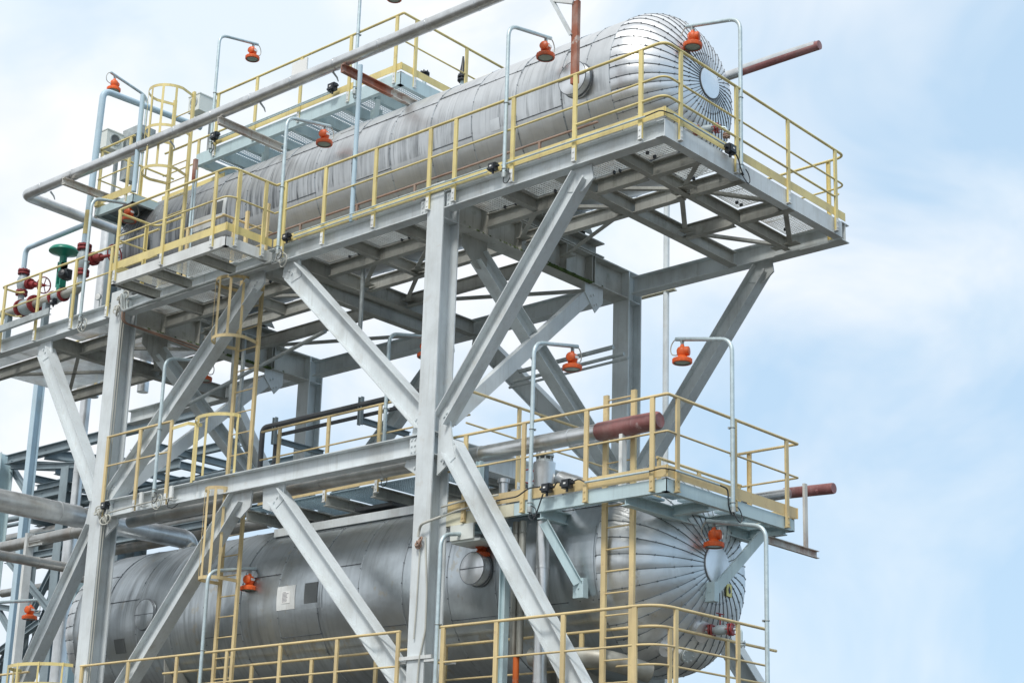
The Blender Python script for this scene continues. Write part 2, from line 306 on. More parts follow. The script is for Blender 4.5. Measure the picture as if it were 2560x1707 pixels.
# ------------------------------------------------------------------ main steel frame
XL = -7.23                                # left column line; the right line is x = 0; back line y = 4.08
F = thing('steel_frame', (0, 0, 0.12), 'tall pale grey steel frame of columns, girders and diagonal braces carrying both horizontal vessels', 'steel frame')
def bolts(mb, pts, ax, r=0.014):
    for p in pts: mb.bolt(p, ax, r, 0.014)
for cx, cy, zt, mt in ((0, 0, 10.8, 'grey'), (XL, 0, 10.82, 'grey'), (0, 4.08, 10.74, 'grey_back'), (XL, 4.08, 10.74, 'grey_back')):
    c = MB(); c.isec((cx, cy + 0.16, 0.12), (cx, cy + 0.16, zt), 0.32, 0.3, (0, 1, 0), 0.014, 0.022)
    ob = c.build('column', mt, F)
    for z in (3.6, 7.0, 7.3, 10.28, 10.74):
        s = MB(); s.box((cx - 0.14, cy + 0.024, z - 0.006), (cx + 0.14, cy + 0.296, z + 0.006)); s.build('stiffener_plate', mt, ob)
    b = MB(); b.box((cx - 0.28, cy - 0.12, 0.12), (cx + 0.28, cy + 0.44, 0.15)); b.build('base_plate', mt, ob)
s = MB(); s.box((-0.30, -0.03, 4.34), (0.30, -0.004, 4.37)); s.box((-0.30, 0.0, 4.30), (-0.17, 0.36, 4.33)); s.box((0.17, -0.02, 4.30), (0.36, 0.36, 4.33))
s.box((-0.30, -0.03, 4.37), (0.30, 0.0, 4.385)); bolts(s, [(x, -0.015, 4.385) for x in (-.26, -.2, .2, .26)], (0, 0, -1)); s.build('splice_flange', 'white_steel', F)
def beam(p0, p1, h, b, mt='grey', name='beam', up=(0, 0, 1), tw=0.01, tf=0.013):
    return MB().isec(p0, p1, h, b, up, tw, tf).build(name, mt, F)
# long front beams (upper, middle, lower) and the matching ones behind
for a, b in ((XL + 0.16, -0.16), (0.16, 3.82), (-12.6, XL - 0.16)): beam((a, 0.09, 10.525), (b, 0.09, 10.525), 0.25, 0.18)
beam((XL + 0.16, 0.10, 7.16), (-0.155, 0.10, 7.16), 0.28, 0.2)
beam((XL + 0.16, 0.12, 3.5), (-0.16, 0.12, 3.5), 0.28, 0.2); beam((0.16, 0.12, 3.5), (3.9, 0.12, 3.5), 0.28, 0.2); beam((-12.6, 0.12, 3.5), (XL - 0.16, 0.12, 3.5), 0.28, 0.2)
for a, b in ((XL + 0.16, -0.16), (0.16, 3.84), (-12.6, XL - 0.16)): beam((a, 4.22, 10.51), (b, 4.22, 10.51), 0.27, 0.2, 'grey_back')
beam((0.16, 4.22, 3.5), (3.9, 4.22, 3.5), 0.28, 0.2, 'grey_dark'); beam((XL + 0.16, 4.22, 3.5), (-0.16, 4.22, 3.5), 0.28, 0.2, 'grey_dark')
# portal girders across, with stiffeners, and middle cross beams
for cx in (0, XL):
    gd = beam((cx, 0.32, 10.51), (cx, 4.08, 10.51), 0.46, 0.3, 'grey_girder', 'portal_girder', tw=0.014, tf=0.02)
    for y in (0.9, 1.6, 2.6, 3.2, 3.26):
        s = MB(); s.box((cx - 0.145, y, 10.302), (cx + 0.145, y + 0.012, 10.718)); s.build('web_stiffener', 'grey_dark', gd)
    if cx == 0: beam((cx, 0.32, 7.14), (cx, 4.08, 7.14), 0.3, 0.24, 'grey', 'cross_beam')
    if True: beam((cx, 0.32, 3.5), (cx, 4.08, 3.5), 0.28, 0.22, 'grey', 'cross_beam')
    # saddle bearer and saddle under the upper vessel
    sb = beam((cx, 0.85, 10.86), (cx, 3.45, 10.86), 0.236, 0.34, 'grey_dark', 'saddle_beam', tf=0.02)
    s = MB(); prof = []
    for k in range(13):
        a = R(-138 + 96 * k / 12); prof.append((2.05 + 1.185 * math.cos(a), 12.16 + 1.185 * math.sin(a)))
    prof = prof + [(3.2, 11.02), (0.9, 11.02)]
    n = len(prof)
    for x0 in (cx - 0.16, cx, cx + 0.15):
        vs = [(x0, y, z) for y, z in prof] + [(x0 + 0.012, y, z) for y, z in prof]
        s.add(vs, [(i, (i + 1) % n, n + (i + 1) % n, n + i) for i in range(n)] + [tuple(range(n))[::-1], tuple(range(n, 2 * n))])
    for y in (1.1, 1.6, 2.5, 3.0):
        zz = 12.16 - math.sqrt(1.185 ** 2 - (y - 2.05) ** 2); s.box((cx - 0.148, y, 10.99), (cx + 0.15, y + 0.012, zz))
    s.build('saddle', 'grey_dark', F)
    ms = MB(); ms.box((cx + 0.1, 2.2, 10.281 - 0.008), (cx + 0.154, 3.2, 10.3)); 
    for i in range(60): 
        y = random.uniform(0.5, 3.5); x = random.choice((cx + 0.13, cx + 0.02)); z = 10.3 if x > cx + 0.1 else random.uniform(10.3, 10.7)
        ms.rev([(0.001, 0.03), (0.02, 0.022), (0.035, 0)], (x, y, 10.29 if x > cx + .1 else 10.3), (0, 0, 1), 6)
    tag(ms.build('moss', 'moss', gd), kind='stuff')
# braces in the front and back truss planes: (x top, z top, x bottom, z bottom)
def brace(p0, p1, h, b, up, mt, gus=None):
    ob = MB().isec(p0, p1, h, b, up, 0.009, 0.013).build('diagonal_brace', mt, F)
    return ob
def gusset(pts, ax, t, mt, bl=()):
    """flat plate: polygon in the plane square to ax"""
    s = MB(); n = len(pts); a = Vector(ax) * t; vs = [Vector(p) - a / 2 for p in pts] + [Vector(p) + a / 2 for p in pts]
    s.add(vs, [(i, (i + 1) % n, n + (i + 1) % n, n + i) for i in range(n)] + [tuple(range(n))[::-1], tuple(range(n, 2 * n))])
    for p in bl:
        s.bolt(Vector(p) + a / 2, a, 0.019, 0.018); s.bolt(Vector(p) - a / 2, -a, 0.019, 0.018)
    return s.build('gusset_plate', mt, F)
U = (0, 0, 1)
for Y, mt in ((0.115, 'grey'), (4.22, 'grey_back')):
    fr = [((2.46, 10.28), (0.20, 7.44), 0.24), ((-2.98, 10.22), (-0.12, 7.50), 0.30), ((XL + 3.36, 10.22), (XL + 0.22, 7.36), 0.28), ((-9.33, 10.20), (XL - 0.14, 7.42), 0.26),
          ((0.38, 7.06), (2.64, 3.78), 0.26), ((-3.02, 6.86), (-0.16, 3.96), 0.27), ((XL + 3.38, 6.96), (XL + 0.42, 3.72), 0.27), ((XL - 0.18, 6.92), (-9.35, 4.0), 0.26)]
    for (xa, za), (xb, zb), h in fr:
        brace((xa, Y, za), (xb, Y, zb), h, 0.2, U, mt)
    yo = Y - 0.0
    for xc, zc, sgn in ((2.46, 10.40, 1), (-3.02, 10.40, -1), (XL + 3.4, 10.40, 1), (-9.35, 10.40, -1)):
        gusset([(xc - 0.16 * sgn, yo, zc), (xc + 0.17 * sgn, yo, zc), (xc + 0.20 * sgn, yo, zc - 0.2), (xc + 0.02 * sgn, yo, zc - 0.34), (xc - 0.22 * sgn, yo, zc - 0.28)], (0, 1, 0), 0.03, mt,
               [(xc + 0.04 * sgn, yo, zc - 0.14), (xc - 0.02 * sgn, yo, zc - 0.2)])
    for xc, zc, sgn in ((-3.1, 7.02, -1), (XL + 3.42, 7.02, 1)):
        gusset([(xc - 0.22, yo, zc), (xc + 0.25, yo, zc), (xc + 0.23, yo, zc - 0.24), (xc + 0.02, yo, zc - 0.38), (xc - 0.2, yo, zc - 0.3)], (0, 1, 0), 0.03, mt, [(xc - 0.1 * sgn, yo, zc - 0.18), (xc - 0.04 * sgn, yo, zc - 0.24)])
    for xc in (0, XL):
        for sg in (1, -1):
            gusset([(xc + 0.14 * sg, yo, 7.66), (xc + 0.30 * sg, yo, 7.60), (xc + 0.34 * sg, yo, 7.40), (xc + 0.40 * sg, yo, 7.10), (xc + 0.46 * sg, yo, 6.92), (xc + 0.14 * sg, yo, 6.72)], (0, 1, 0), 0.03, mt,
                   [(xc + 0.24 * sg, yo, 7.5), (xc + 0.28 * sg, yo, 7.54), (xc + 0.22 * sg, yo, 6.92), (xc + 0.26 * sg, yo, 6.88)])
# bolted end plates where the long front beams meet the columns
for xe, sg, z0, z1 in ((0.16, 1, 10.41, 10.64), (-0.16, -1, 10.41, 10.64), (XL + 0.165, 1, 10.41, 10.64), (-0.16, -1, 7.03, 7.29), (XL + 0.165, 1, 7.03, 7.29)):
    s = MB(); s.box((xe + 0.02 * sg, 0.03, z0 + 0.02), (xe + 0.15 * sg, 0.085, z1 - 0.02)) if sg > 0 else s.box((xe + 0.15 * sg, 0.03, z0 + 0.02), (xe + 0.02 * sg, 0.085, z1 - 0.02))
    for i in range(3):
        for dx in (0.05, 0.11): s.bolt((xe + dx * sg, 0.03, z0 + 0.05 + i * (z1 - z0 - 0.1) / 2), (0, -1, 0), 0.014, 0.014)
    s.build('bolted_cleat', 'grey', F)
# X braces in the two portal planes: one plate-faced box, one I section
for cx in (0, XL):
    MB().bar((cx + 0.02, 3.17, 10.06), (cx + 0.02, 0.42, 7.56), 0.12, 0.2, U).build('diagonal_brace', 'grey', F)
    brace((cx - 0.06, 0.95, 10.05), (cx - 0.06, 4.0, 7.62), 0.22, 0.2, U, 'grey_back')
    gusset([(cx + 0.09, 3.1, 10.29), (cx + 0.09, 3.52, 10.29), (cx + 0.09, 3.52, 10.06), (cx + 0.09, 3.34, 9.86), (cx + 0.09, 3.1, 10.12)], (1, 0, 0), 0.014, 'grey', [(cx + 0.09, 3.24, 10.1), (cx + 0.09, 3.3, 10.13), (cx + 0.09, 3.32, 9.97), (cx + 0.09, 3.38, 10.0)])
    gusset([(cx - 0.05, 0.6, 10.29), (cx - 0.05, 1.1, 10.29), (cx - 0.05, 1.1, 9.9), (cx - 0.05, 0.9, 9.85), (cx - 0.05, 0.6, 10.1)], (1, 0, 0), 0.014, 'grey_dark')
# ------------------------------------------------------------------ grating decks
def grating_mb(x0, y0, x1, y1, z, along='y', pitch=0.042, h=0.011, cross=0.045):
    g = MB(); t = 0.0055
    if along == 'y':
        x = x0
        while x < x1: g.box((x, y0, z - h), (x + t, y1, z)); x += pitch
        y = y0 + cross / 2
        while y < y1: g.box((x0, y, z - 0.008), (x1, y + 0.006, z - 0.002)); y += cross
    else:
        y = y0
        while y < y1: g.box((x0, y, z - h), (x1, y + t, z)); y += pitch
        x = x0 + cross / 2
        while x < x1: g.box((x, y0, z - 0.008), (x + 0.006, y1, z - 0.002)); x += cross
    for a, b in (((x0, y0), (x1, y0)), ((x0, y1), (x1, y1)), ((x0, y0), (x0, y1)), ((x1, y0), (x1, y1))):
        g.bar((a[0], a[1], z - h / 2), (b[0], b[1], z - h / 2), 0.005, h + 0.002)
    return g
UP = thing('upper_platform', (0, 0, 10.4), 'upper walkway deck round the top vessel, grey beams with open steel grating', 'platform')
def ub(p0, p1, h=0.2, b=0.1, mt='grey_dark', name='deck_beam'): return MB().isec(p0, p1, h, b, U, 0.008, 0.01).build(name, mt, UP)
# end and cross beams
MB().chan((3.845, 0.0, 10.515), (3.845, 4.12, 10.515), 0.23, 0.13, U, -1).build('end_beam', 'grey', UP)
MB().isec((2.03, 0.18, 10.49), (2.03, 4.12, 10.49), 0.21, 0.14, U).build('deck_beam', 'grey_dark', UP)
for x in (-3.12, XL + 3.5, -9.5): MB().isec((x, 0.18, 10.47), (x, 4.12, 10.47), 0.24, 0.14, U).build('deck_beam', 'grey_dark', UP)
ub((2.96, 0.18, 10.5), (2.96, 4.12, 10.5), 0.17, 0.09)
for x in (-2.0, -0.95, 1.05): ub((x, 0.18, 10.5), (x, 0.86, 10.5), 0.17, 0.09)
for x in (-5.0, -6.1): ub((x, 0.18, 10.5), (x, 0.86, 10.5), 0.17, 0.09)
ub((-2.0, 0.9, 10.5), (-2.0, 1.68, 10.5), 0.18, 0.09); ub((-5.0, 0.9, 10.5), (-5.0, 1.68, 10.5), 0.18, 0.09)
for a, b in ((-12.5, -9.56), (-9.44, XL - 0.16), (XL + 0.16, -3.80), (-3.66, -3.19), (-3.05, -0.16), (0.16, 1.96), (2.1, 2.91), (3.01, 3.72)): ub((a, 0.89, 10.49), (b, 0.89, 10.49))
for a, b in ((-3.05, -0.16), (XL + 0.16, -3.80), (0.16, 1.96), (2.1, 2.91), (3.01, 3.84)): ub((a, 1.69, 10.49), (b, 1.69, 10.49))
for a, b in ((2.1, 2.91), (3.01, 3.84)): ub((a, 2.86, 10.49), (b, 2.86, 10.49))
for a, b in ((-3.05, -0.16), (XL + 0.16, -3.80), (-12.5, -9.56), (-9.44, XL - 0.16)): ub((a, 2.55, 10.49), (b, 2.55, 10.49))
# flat bracing angles of the deck bays
for a, b in (((2.2, 2.75), (2.86, 1.76)), ((2.14, 2.95), (2.86, 4.05)), ((2.14, 1.0), (2.9, 1.6)), ((3.06, 1.55), (3.7, 0.98)), ((3.06, 1.78), (3.72, 2.8)), ((3.08, 4.05), (3.7, 2.95)),
             ((-3.0, 1.6), (-2.1, 0.98)), ((-1.9, 1.6), (-1.0, 0.98)), ((-3.0, 2.5), (-2.0, 1.75)), ((0.2, 1.6), (1.0, 0.98)), ((1.1, 0.98), (1.9, 1.6)), ((0.25, 2.5), (1.9, 1.75)),
             ((-6.9, 1.6), (-5.1, 0.98)), ((-4.9, 0.98), (-3.9, 1.6)), ((-9.3, 0.98), (-7.5, 2.4)), ((-9.3, 2.4), (-7.5, 0.98)), ((-12.0, 0.98), (-9.6, 2.4)), ((-12.0, 2.4), (-9.6, 0.98)), ((-6.9, 2.65), (-3.9, 4.0)), ((-3.0, 2.65), (-0.3, 4.0))):
    br = MB(); br.angle((a[0], a[1], 10.47), (b[0], b[1], 10.47), 0.065, U, 1); br.box((a[0] - 0.1, a[1] - 0.07, 10.462), (a[0] + 0.1, a[1] + 0.07, 10.47)); br.box((b[0] - 0.1, b[1] - 0.07, 10.455), (b[0] + 0.1, b[1] + 0.07, 10.463)); br.build('bracing_angle', 'grey_dark', UP)
for x0, x1 in ((-12.4, -10.9), (-10.88, -9.58), (-9.42, -8.4), (-8.38, XL - 0.18), (XL + 0.18, -6.16), (-6.04, -5.06), (-4.94, -4.0), (-3.04, -2.06), (-1.94, -1.0), (-0.9, -0.18), (0.18, 1.0), (1.1, 1.95), (2.1, 2.9)):
    grating_mb(x0, 0.19, x1, 0.85, 10.625, 'y').build('grating_panel', 'grating', UP)
for y0, y1 in ((0.1, 0.82), (0.94, 1.62), (1.75, 2.3), (2.32, 2.8), (2.92, 3.5), (3.52, 4.08)):
    grating_mb(3.0, y0, 3.72, y1, 10.625, 'x').build('grating_panel', 'grating', UP)
for x0, x1 in ((-12.4, -9.6), (-9.4, XL - 0.2)): grating_mb(x0, 0.95, x1, 2.5, 10.622, 'y').build('grating_panel', 'grating', UP)
# bolted clips seen along the inner edge
for x in (-5.6, -4.4, -2.6, -2.4, -1.5, -1.35, 0.5, 0.7, 1.4, 2.4, 2.5): cl = MB(); cl.box((x, 0.815, 10.58), (x + 0.025, 0.86, 10.62)); cl.build('grating_clip', 'black', UP)
for y in (0.6, 0.75, 1.5, 1.6, 2.6, 2.7, 3.8): [MB().box((q, y, 10.58), (q + 0.04, y + 0.025, 10.62)).build('grating_clip', 'black', UP) for q in (3.1, 3.5)]
# bump-out balcony on the front
BO = thing('bump_out_platform', (-4.7, -0.45, 10.4), 'small balcony deck bumped out from the upper walkway, pale grey channels', 'platform')
MB().chan((-6.12, -0.88, 10.5), (-3.36, -0.88, 10.5), 0.16, 0.07, U, -1).build('edge_channel', 'white_steel', BO)
MB().chan((-3.36, -0.88, 10.5), (-3.36, -0.005, 10.5), 0.16, 0.07, U, -1).build('edge_channel', 'white_steel', BO)
MB().chan((-6.12, -0.005, 10.5), (-6.12, -0.88, 10.5), 0.16, 0.07, U, -1).build('edge_channel', 'white_steel', BO)
for x in (-6.05, -5.25, -4.2): MB().isec((x, -0.8, 10.49), (x, -0.005, 10.49), 0.14, 0.08, U, 0.008, 0.01).build('cross_beam', 'grey_dark', BO)
for x0, x1 in ((-6.0, -5.3), (-5.2, -4.26), (-4.14, -3.45)): grating_mb(x0, -0.8, x1, -0.02, 10.605, 'y').build('grating_panel', 'grating', BO)
# ------------------------------------------------------------------ vessels
def vessel(name, label, cy, cz, rad, xl, xr, L_head, rp, ngore, m_shell, m_head, rings, longis, m_seam, dots_lo):
    V = thing(name, (0, cy, cz - rad), label, 'pressure vessel')
    X = (1, 0, 0)
    def P(x, a, r=rad): return Vector((x, cy + r * math.cos(a), cz + r * math.sin(a)))
    s = MB(); xs = [xl] + [x for x in sorted(rings) if xl < x < xr] + [xr]
    for i, (a, b) in enumerate(zip(xs[:-1], xs[1:])):      # every ring of cladding laps over the next
        off = 0.0 if i % 2 else 0.004
        s.rev([(rad - 0.01, a), (rad + off, a + 0.001), (rad + off + 0.002, (a + b) / 2), (rad + off, b), (rad - 0.01, b + 0.001)], (0, cy, cz), X, 96)
    sh = s; sm = MB()
    for x in xs: sm.rev([(rad + 0.001, x - 0.008), (rad + 0.008, x - 0.007), (rad + 0.008, x + 0.005), (rad + 0.001, x + 0.006)], (0, cy, cz), X, 96)
    lg = MB(); rv = MB()
    for x0, x1, z in longis:
        for side in (1,):
            a = math.pi - math.asin((z - cz) / rad); p, q = P(x0, a, rad + 0.006), P(x1, a, rad + 0.006); n_ = Vector((0, math.cos(a), math.sin(a))); t_ = Vector((0, -math.sin(a), math.cos(a)))
            lg.bar(p, q, 0.006, 0.011, t_)
            k = int((x1 - x0) / 0.17)
            for i in range(k): rv.disc(P(x0 + (i + .5) * (x1 - x0) / k, a, rad + 0.008), n_, 0.009, 0.006, 6)
    for x in xs:
        for k in range(30):
            a = 2 * math.pi * k / 30 + x; rv.disc(P(x, a, rad + 0.006), (0, math.cos(a), math.sin(a)), 0.009, 0.006, 6)
    sh.merge(sm, 1); sh.merge(lg, 2); sh.merge(rv, 2); sh.build('shell', [m_shell, 'seamlight', 'seam'], V)
    # domed heads: gores of sheet with standing seams and a round centre plate
    def head(sgn, x0):
        H = MB(); SE = MB(); RV = MB(); n = 14; nn = 2.15; prof = []
        xp = L_head * (1 - (rp / rad) ** nn) ** (1 / nn)
        for i in range(n + 1):
            t = math.pi / 2 * i / n; d = L_head * math.sin(t) ** (2 / nn); r_ = rad * math.cos(t) ** (2 / nn)
            if r_ < rp: break
            prof.append((r_, d))
        prof.append((rp, xp)); sub = 4
        for g_ in range(ngore):
            a0 = 2 * math.pi * g_ / ngore; da = 2 * math.pi / ngore; vs = []; fs = []
            for (r_, d) in prof:
                for j in range(sub + 1):
                    f = j / sub; bulge = (0.004 + 0.007 * ((g_ * 7919) % 13) / 13) * math.sin(math.pi * f) * (r_ / rad); a = a0 + da * f
                    vs.append((x0 + sgn * (d + bulge * 0.5), cy + (r_ + bulge) * math.cos(a), cz + (r_ + bulge) * math.sin(a)))
            m_ = sub + 1
            for i in range(len(prof) - 1):
                for j in range(sub):
                    q = (i * m_ + j, i * m_ + j + 1, (i + 1) * m_ + j + 1, (i + 1) * m_ + j); fs.append(q if sgn < 0 else q[::-1])
            H.add(vs, fs, True)
            pts = []
            for i, (r_, d) in enumerate(prof):
                a = a0; w_ = 0.0
                if i == 0: nx, nr = 0, 1
                else:
                    nx, nr = (r_ / rad) ** 0, 0
                    nr = (r_ / rad) ** (nn - 1) / rad; nx = (max(d, 1e-4) / L_head) ** (nn - 1) / L_head; l_ = math.hypot(nx, nr); nx /= l_; nr /= l_
                pts.append((Vector((x0 + sgn * (d + nx * 0.004), cy + (r_ + nr * 0.004) * math.cos(a), cz + (r_ + nr * 0.004) * math.sin(a))), Vector((sgn * nx, nr * math.cos(a), nr * math.sin(a)))))
            SE.tube([p for p, _ in pts], 0.0052 if rad < 1.2 else 0.0048, 5)
            for i in range(1, len(pts), 2 if True else 1):
                p, nv = pts[i]; RV.disc(p, nv, 0.011, 0.009, 6)
        H.merge(SE, 1); H.merge(RV, 1); H.build('head', [m_head, m_seam], V)
        c = MB(); c.rev([(0.0005, 0.028), (rp - 0.02, 0.026), (rp + 0.01, 0.018), (rp + 0.012, -0.01)], (x0 + sgn * xp, cy, cz), (sgn, 0, 0), 48)
        t_ = MB(); t_.torus((x0 + sgn * (xp + 0.004), cy, cz), (1, 0, 0), rp + 0.014, 0.008, 48, 6); c.merge(t_, 1); c.build('centre_plate', ['clad_plate', 'seam'], V)
    head(1, xr); head(-1, xl)
    return V, P
ringsU = [-0.23 + 0.828 * k for k in range(-9, 3)] + [1.43, 1.86]
longU = [(2.27 - 0.84, 2.27, 12.72), (0.6, 1.43, 12.78), (-0.23, 0.6, 12.72), (0.6, 1.43, 11.88), (-0.23, 0.6, 11.80), (-1.06, -0.23, 12.78), (-1.88, -1.06, 12.72), (-2.7, -1.88, 12.78), (-3.54, -2.7, 12.72), (-4.36, -3.54, 12.78), (-5.2, -4.36, 12.74), (-6.0, -5.2, 12.78),
         (-6.9, -6.0, 12.74), (-4.36, -3.54, 11.9), (-2.7, -1.88, 11.86), (-1.06, -0.23, 11.9), (-6.0, -5.2, 11.9), (-7.7, -6.9, 11.86)]
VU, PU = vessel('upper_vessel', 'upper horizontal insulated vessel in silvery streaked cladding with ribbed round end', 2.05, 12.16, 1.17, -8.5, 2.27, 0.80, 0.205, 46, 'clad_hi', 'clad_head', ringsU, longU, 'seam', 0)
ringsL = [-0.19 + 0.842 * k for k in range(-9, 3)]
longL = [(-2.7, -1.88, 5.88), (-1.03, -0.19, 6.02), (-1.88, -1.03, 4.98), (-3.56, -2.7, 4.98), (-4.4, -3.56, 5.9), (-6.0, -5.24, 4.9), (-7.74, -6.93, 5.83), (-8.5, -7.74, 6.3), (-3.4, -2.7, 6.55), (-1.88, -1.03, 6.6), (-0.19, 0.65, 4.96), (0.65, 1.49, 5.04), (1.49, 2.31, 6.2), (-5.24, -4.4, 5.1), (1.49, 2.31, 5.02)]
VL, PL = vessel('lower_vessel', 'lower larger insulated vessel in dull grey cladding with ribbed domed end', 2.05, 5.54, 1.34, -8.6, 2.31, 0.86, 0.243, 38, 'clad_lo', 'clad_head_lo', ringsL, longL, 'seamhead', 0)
def side_nozzle(V, P, x, z, cy, cz, rad, r, out, m_, bar=True):
    a = math.pi - math.asin((z - cz) / rad); n_ = Vector((0, math.cos(a), math.sin(a))); p = P(x, a, rad - 0.1)
    s = MB(); s.rev([(r, 0), (r, 0.1 + out), (r - 0.006, 0.105 + out), (0.0005, 0.107 + out)], p, n_, 40); ob = s.build('nozzle_cover', m_, V)
    s = MB(); s.torus(p + n_ * (0.1 + out), n_, r, 0.006, 40, 6); s.torus(p + n_ * 0.125, n_, r + 0.005, 0.012, 40, 6)
    if bar: s.bar(p + n_ * (0.109 + out) + Vector((-r, 0, 0)), p + n_ * (0.109 + out) + Vector((r, 0, 0.0)), 0.006, 0.01, (0, 0, 1))
    s.build('cover_rim', 'seam', ob)
side_nozzle(VU, PU, 1.74, 12.13, 2.05, 12.16, 1.17, 0.235, 0.14, 'clad_plate')
side_nozzle(VL, PL, 0.40, 5.55, 2.05, 5.54, 1.34, 0.21, 0.16, 'clad_plate')
side_nozzle(VL, PL, -6.66, 5.56, 2.05, 5.54, 1.34, 0.24, 0.05, 'clad_lo')
side_nozzle(VU, PU, -8.0, 12.05, 2.05, 12.16, 1.17, 0.25, 0.05, 'clad_hi', False)
def patch(V, P, x0, x1, z0, z1, cz, rad, off, m_, name, n=6):
    """a sheet that follows the curve of the barrel"""
    s = MB(); vs = []; a0 = math.pi - math.asin((z0 - cz) / rad); a1 = math.pi - math.asin((z1 - cz) / rad)
    for i in range(n + 1):
        a = a0 + (a1 - a0) * i / n
        for r_ in (rad - 0.01, rad + off):
            for x in (x0, x1): vs.append(P(x, a, r_))
    fs = []
    for i in range(n):
        b = i * 4; fs += [(b + 2, b + 6, b + 7, b + 3), (b, b + 2 + 0, b + 6, b + 4), (b + 1, b + 5, b + 7, b + 3)]
    fs += [(0, 1, 3, 2), (n * 4, n * 4 + 2, n * 4 + 3, n * 4 + 1)]
    s.add(vs, fs); return s.build(name, m_, V)
# name plates, inspection windows and straps
patch(VU, PU, -6.55, -5.98, 11.96, 12.17, 12.16, 1.17, 0.012, 'white', 'white_label')
pz = patch(VU, PU, -6.08, -5.7, 12.06, 12.40, 12.16, 1.17, 0.02, 'white_steel', 'inspection_frame'); patch(VU, PU, -6.0, -5.78, 12.12, 12.34, 12.16, 1.17, 0.026, 'lampgrey', 'inspection_glass')
patch(VU, PU, 0.13, 0.30, 11.86, 12.03, 12.16, 1.17, 0.012, 'pipeclad', 'name_plate')
patch(VU, PU, -3.3, -2.9, 12.9, 13.1, 12.16, 1.17, 0.012, 'clad_hi', 'name_plate')
pl = patch(VL, PL, -3.57, -3.18, 5.36, 5.70, 5.54, 1.34, 0.014, 'white_steel', 'name_plate')
pp = patch(VL, PL, -3.46, -3.28, 5.45, 5.62, 5.54, 1.34, 0.019, 'white', 'printed_label')
s = MB()
for i in range(8):
    z = 5.605 - i * 0.0185; a = math.pi - math.asin((z - 5.54) / 1.34); s.bar(PL(-3.44, a, 1.3605), PL(-3.44 + (0.07 if i == 0 else random.uniform(0.09, 0.14)), a, 1.3605), 0.002, 0.0045, (0, 0, 1))
s.build('printed_lines', 'ink', VL)
patch(VL, PL, -3.06, -2.62, 5.33, 5.76, 5.54, 1.34, 0.006, 'clad_lo', 'access_frame'); patch(VL, PL, -2.98, -2.71, 5.41, 5.70, 5.54, 1.34, 0.014, 'lampgrey', 'access_hatch')
patch(VL, PL, -7.5, -7.24, 5.02, 5.24, 5.54, 1.34, 0.01, 'lampgrey', 'access_hatch')
patch(VL, PL, 1.82, 2.28, 4.98, 5.92, 5.54, 1.34, 0.012, 'clad_lo', 'bracket_pad_cover', 10)
# support saddles of the lower vessel, on the lower deck
for x in (1.4, -6.2):
    s = MB(); prof = [(2.05 + 1.35 * math.cos(R(-150 + 10 * k)), 5.54 + 1.35 * math.sin(R(-150 + 10 * k))) for k in range(13)] + [(3.1, 3.62), (1.0, 3.62)]; n = len(prof)
    for x0 in (x - 0.15, x + 0.13):
        vs = [(x0, y, z) for y, z in prof] + [(x0 + 0.014, y, z) for y, z in prof]; s.add(vs, [(i, (i + 1) % n, n + (i + 1) % n, n + i) for i in range(n)] + [tuple(range(n))[::-1], tuple(range(n, 2 * n))])
    s.box((x - 0.17, 0.95, 3.6), (x + 0.17, 3.15, 3.625)); s.build('support_saddle', 'grey_dark', VL)
# blanked valves on the ends
def end_valve(V, o, d, m1, drop, wheel=False, rad=0.036):
    """stub with two red flanges, elbow and drop ending in a flange pair; o = start on the head"""
    o = Vector(o); d = Vector(d).normalized(); q = MB(); ob = thing('blanked_valve', tuple(o), V, 'valve')
    q.tube([o, o + d * 0.34], rad, 16); q.tube([o + d * 0.13, o + d * 0.17, o + d * 0.25, o + d * 0.29], [rad * 1.1, rad * 1.55, rad * 1.55, rad * 1.1], 16); q.build('valve_body', 'valvegrey', ob)
    for k in (0.06, 0.09, 0.31, 0.345):
        q = MB(); q.disc(o + d * k, d, rad * 2.0, 0.018, 24)
        for j in range(6):
            u = Vector((0, math.cos(j * 1.047), math.sin(j * 1.047))); q.bolt(o + d * (k - 0.012) + u * rad * 1.7, d, 0.007, 0.045)
        q.build('flange', 'red', ob)
    e = o + d * 0.37; pts = fillet([e, e + d * 0.1, e + d * 0.1 + Vector((0, 0, -drop))], 0.05); q = MB(); q.tube(pts, 0.016, 12); q.build('drain_elbow', 'galv', ob)
    b = pts[-1]; q = MB()
    for k in (0, -0.03): q.disc(b + Vector((0, 0, k)), (0, 0, -1), 0.05, 0.018, 20)
    for j in range(4): q.bolt(b + Vector((0.038 * math.cos(j * 1.57 + .7), 0.038 * math.sin(j * 1.57 + .7), 0.02)), (0, 0, -1), 0.007, 0.09)
    q.build('blind_flange', 'brown' if not wheel else 'galvgrey', ob)
    if wheel:
        q = MB(); c = o + d * 0.2; q.tube([c, c + Vector((0, 0, 0.2))], 0.011, 8); q.tube([c + Vector((0, -0.08, 0.2)), c + Vector((0, 0.08, 0.2))], 0.008, 8); q.build('tee_handle', 'red', ob)
    return ob
end_valve('small red flanged valve stub at the foot of the upper vessel end', (2.99, 1.74, 11.36), (0.9, 0.42, 0.02), None, 0.10)
end_valve('small red flanged valve with tee handle on the lower vessel end', (3.05, 1.95, 4.72), (0.95, 0.3, 0.02), None, 0.16, True, 0.04)
for V, o, r_ in ((VU, (2.97, 1.74, 11.36), 0.12), (VL, (3.0, 1.93, 4.72), 0.13)):
    s = MB(); s.rev([(r_, 0), (r_, 0.06), (0.0005, 0.08)], o, (0.85, -0.15, -0.35), 28); s.build('nozzle_collar', 'clad_plate', V)
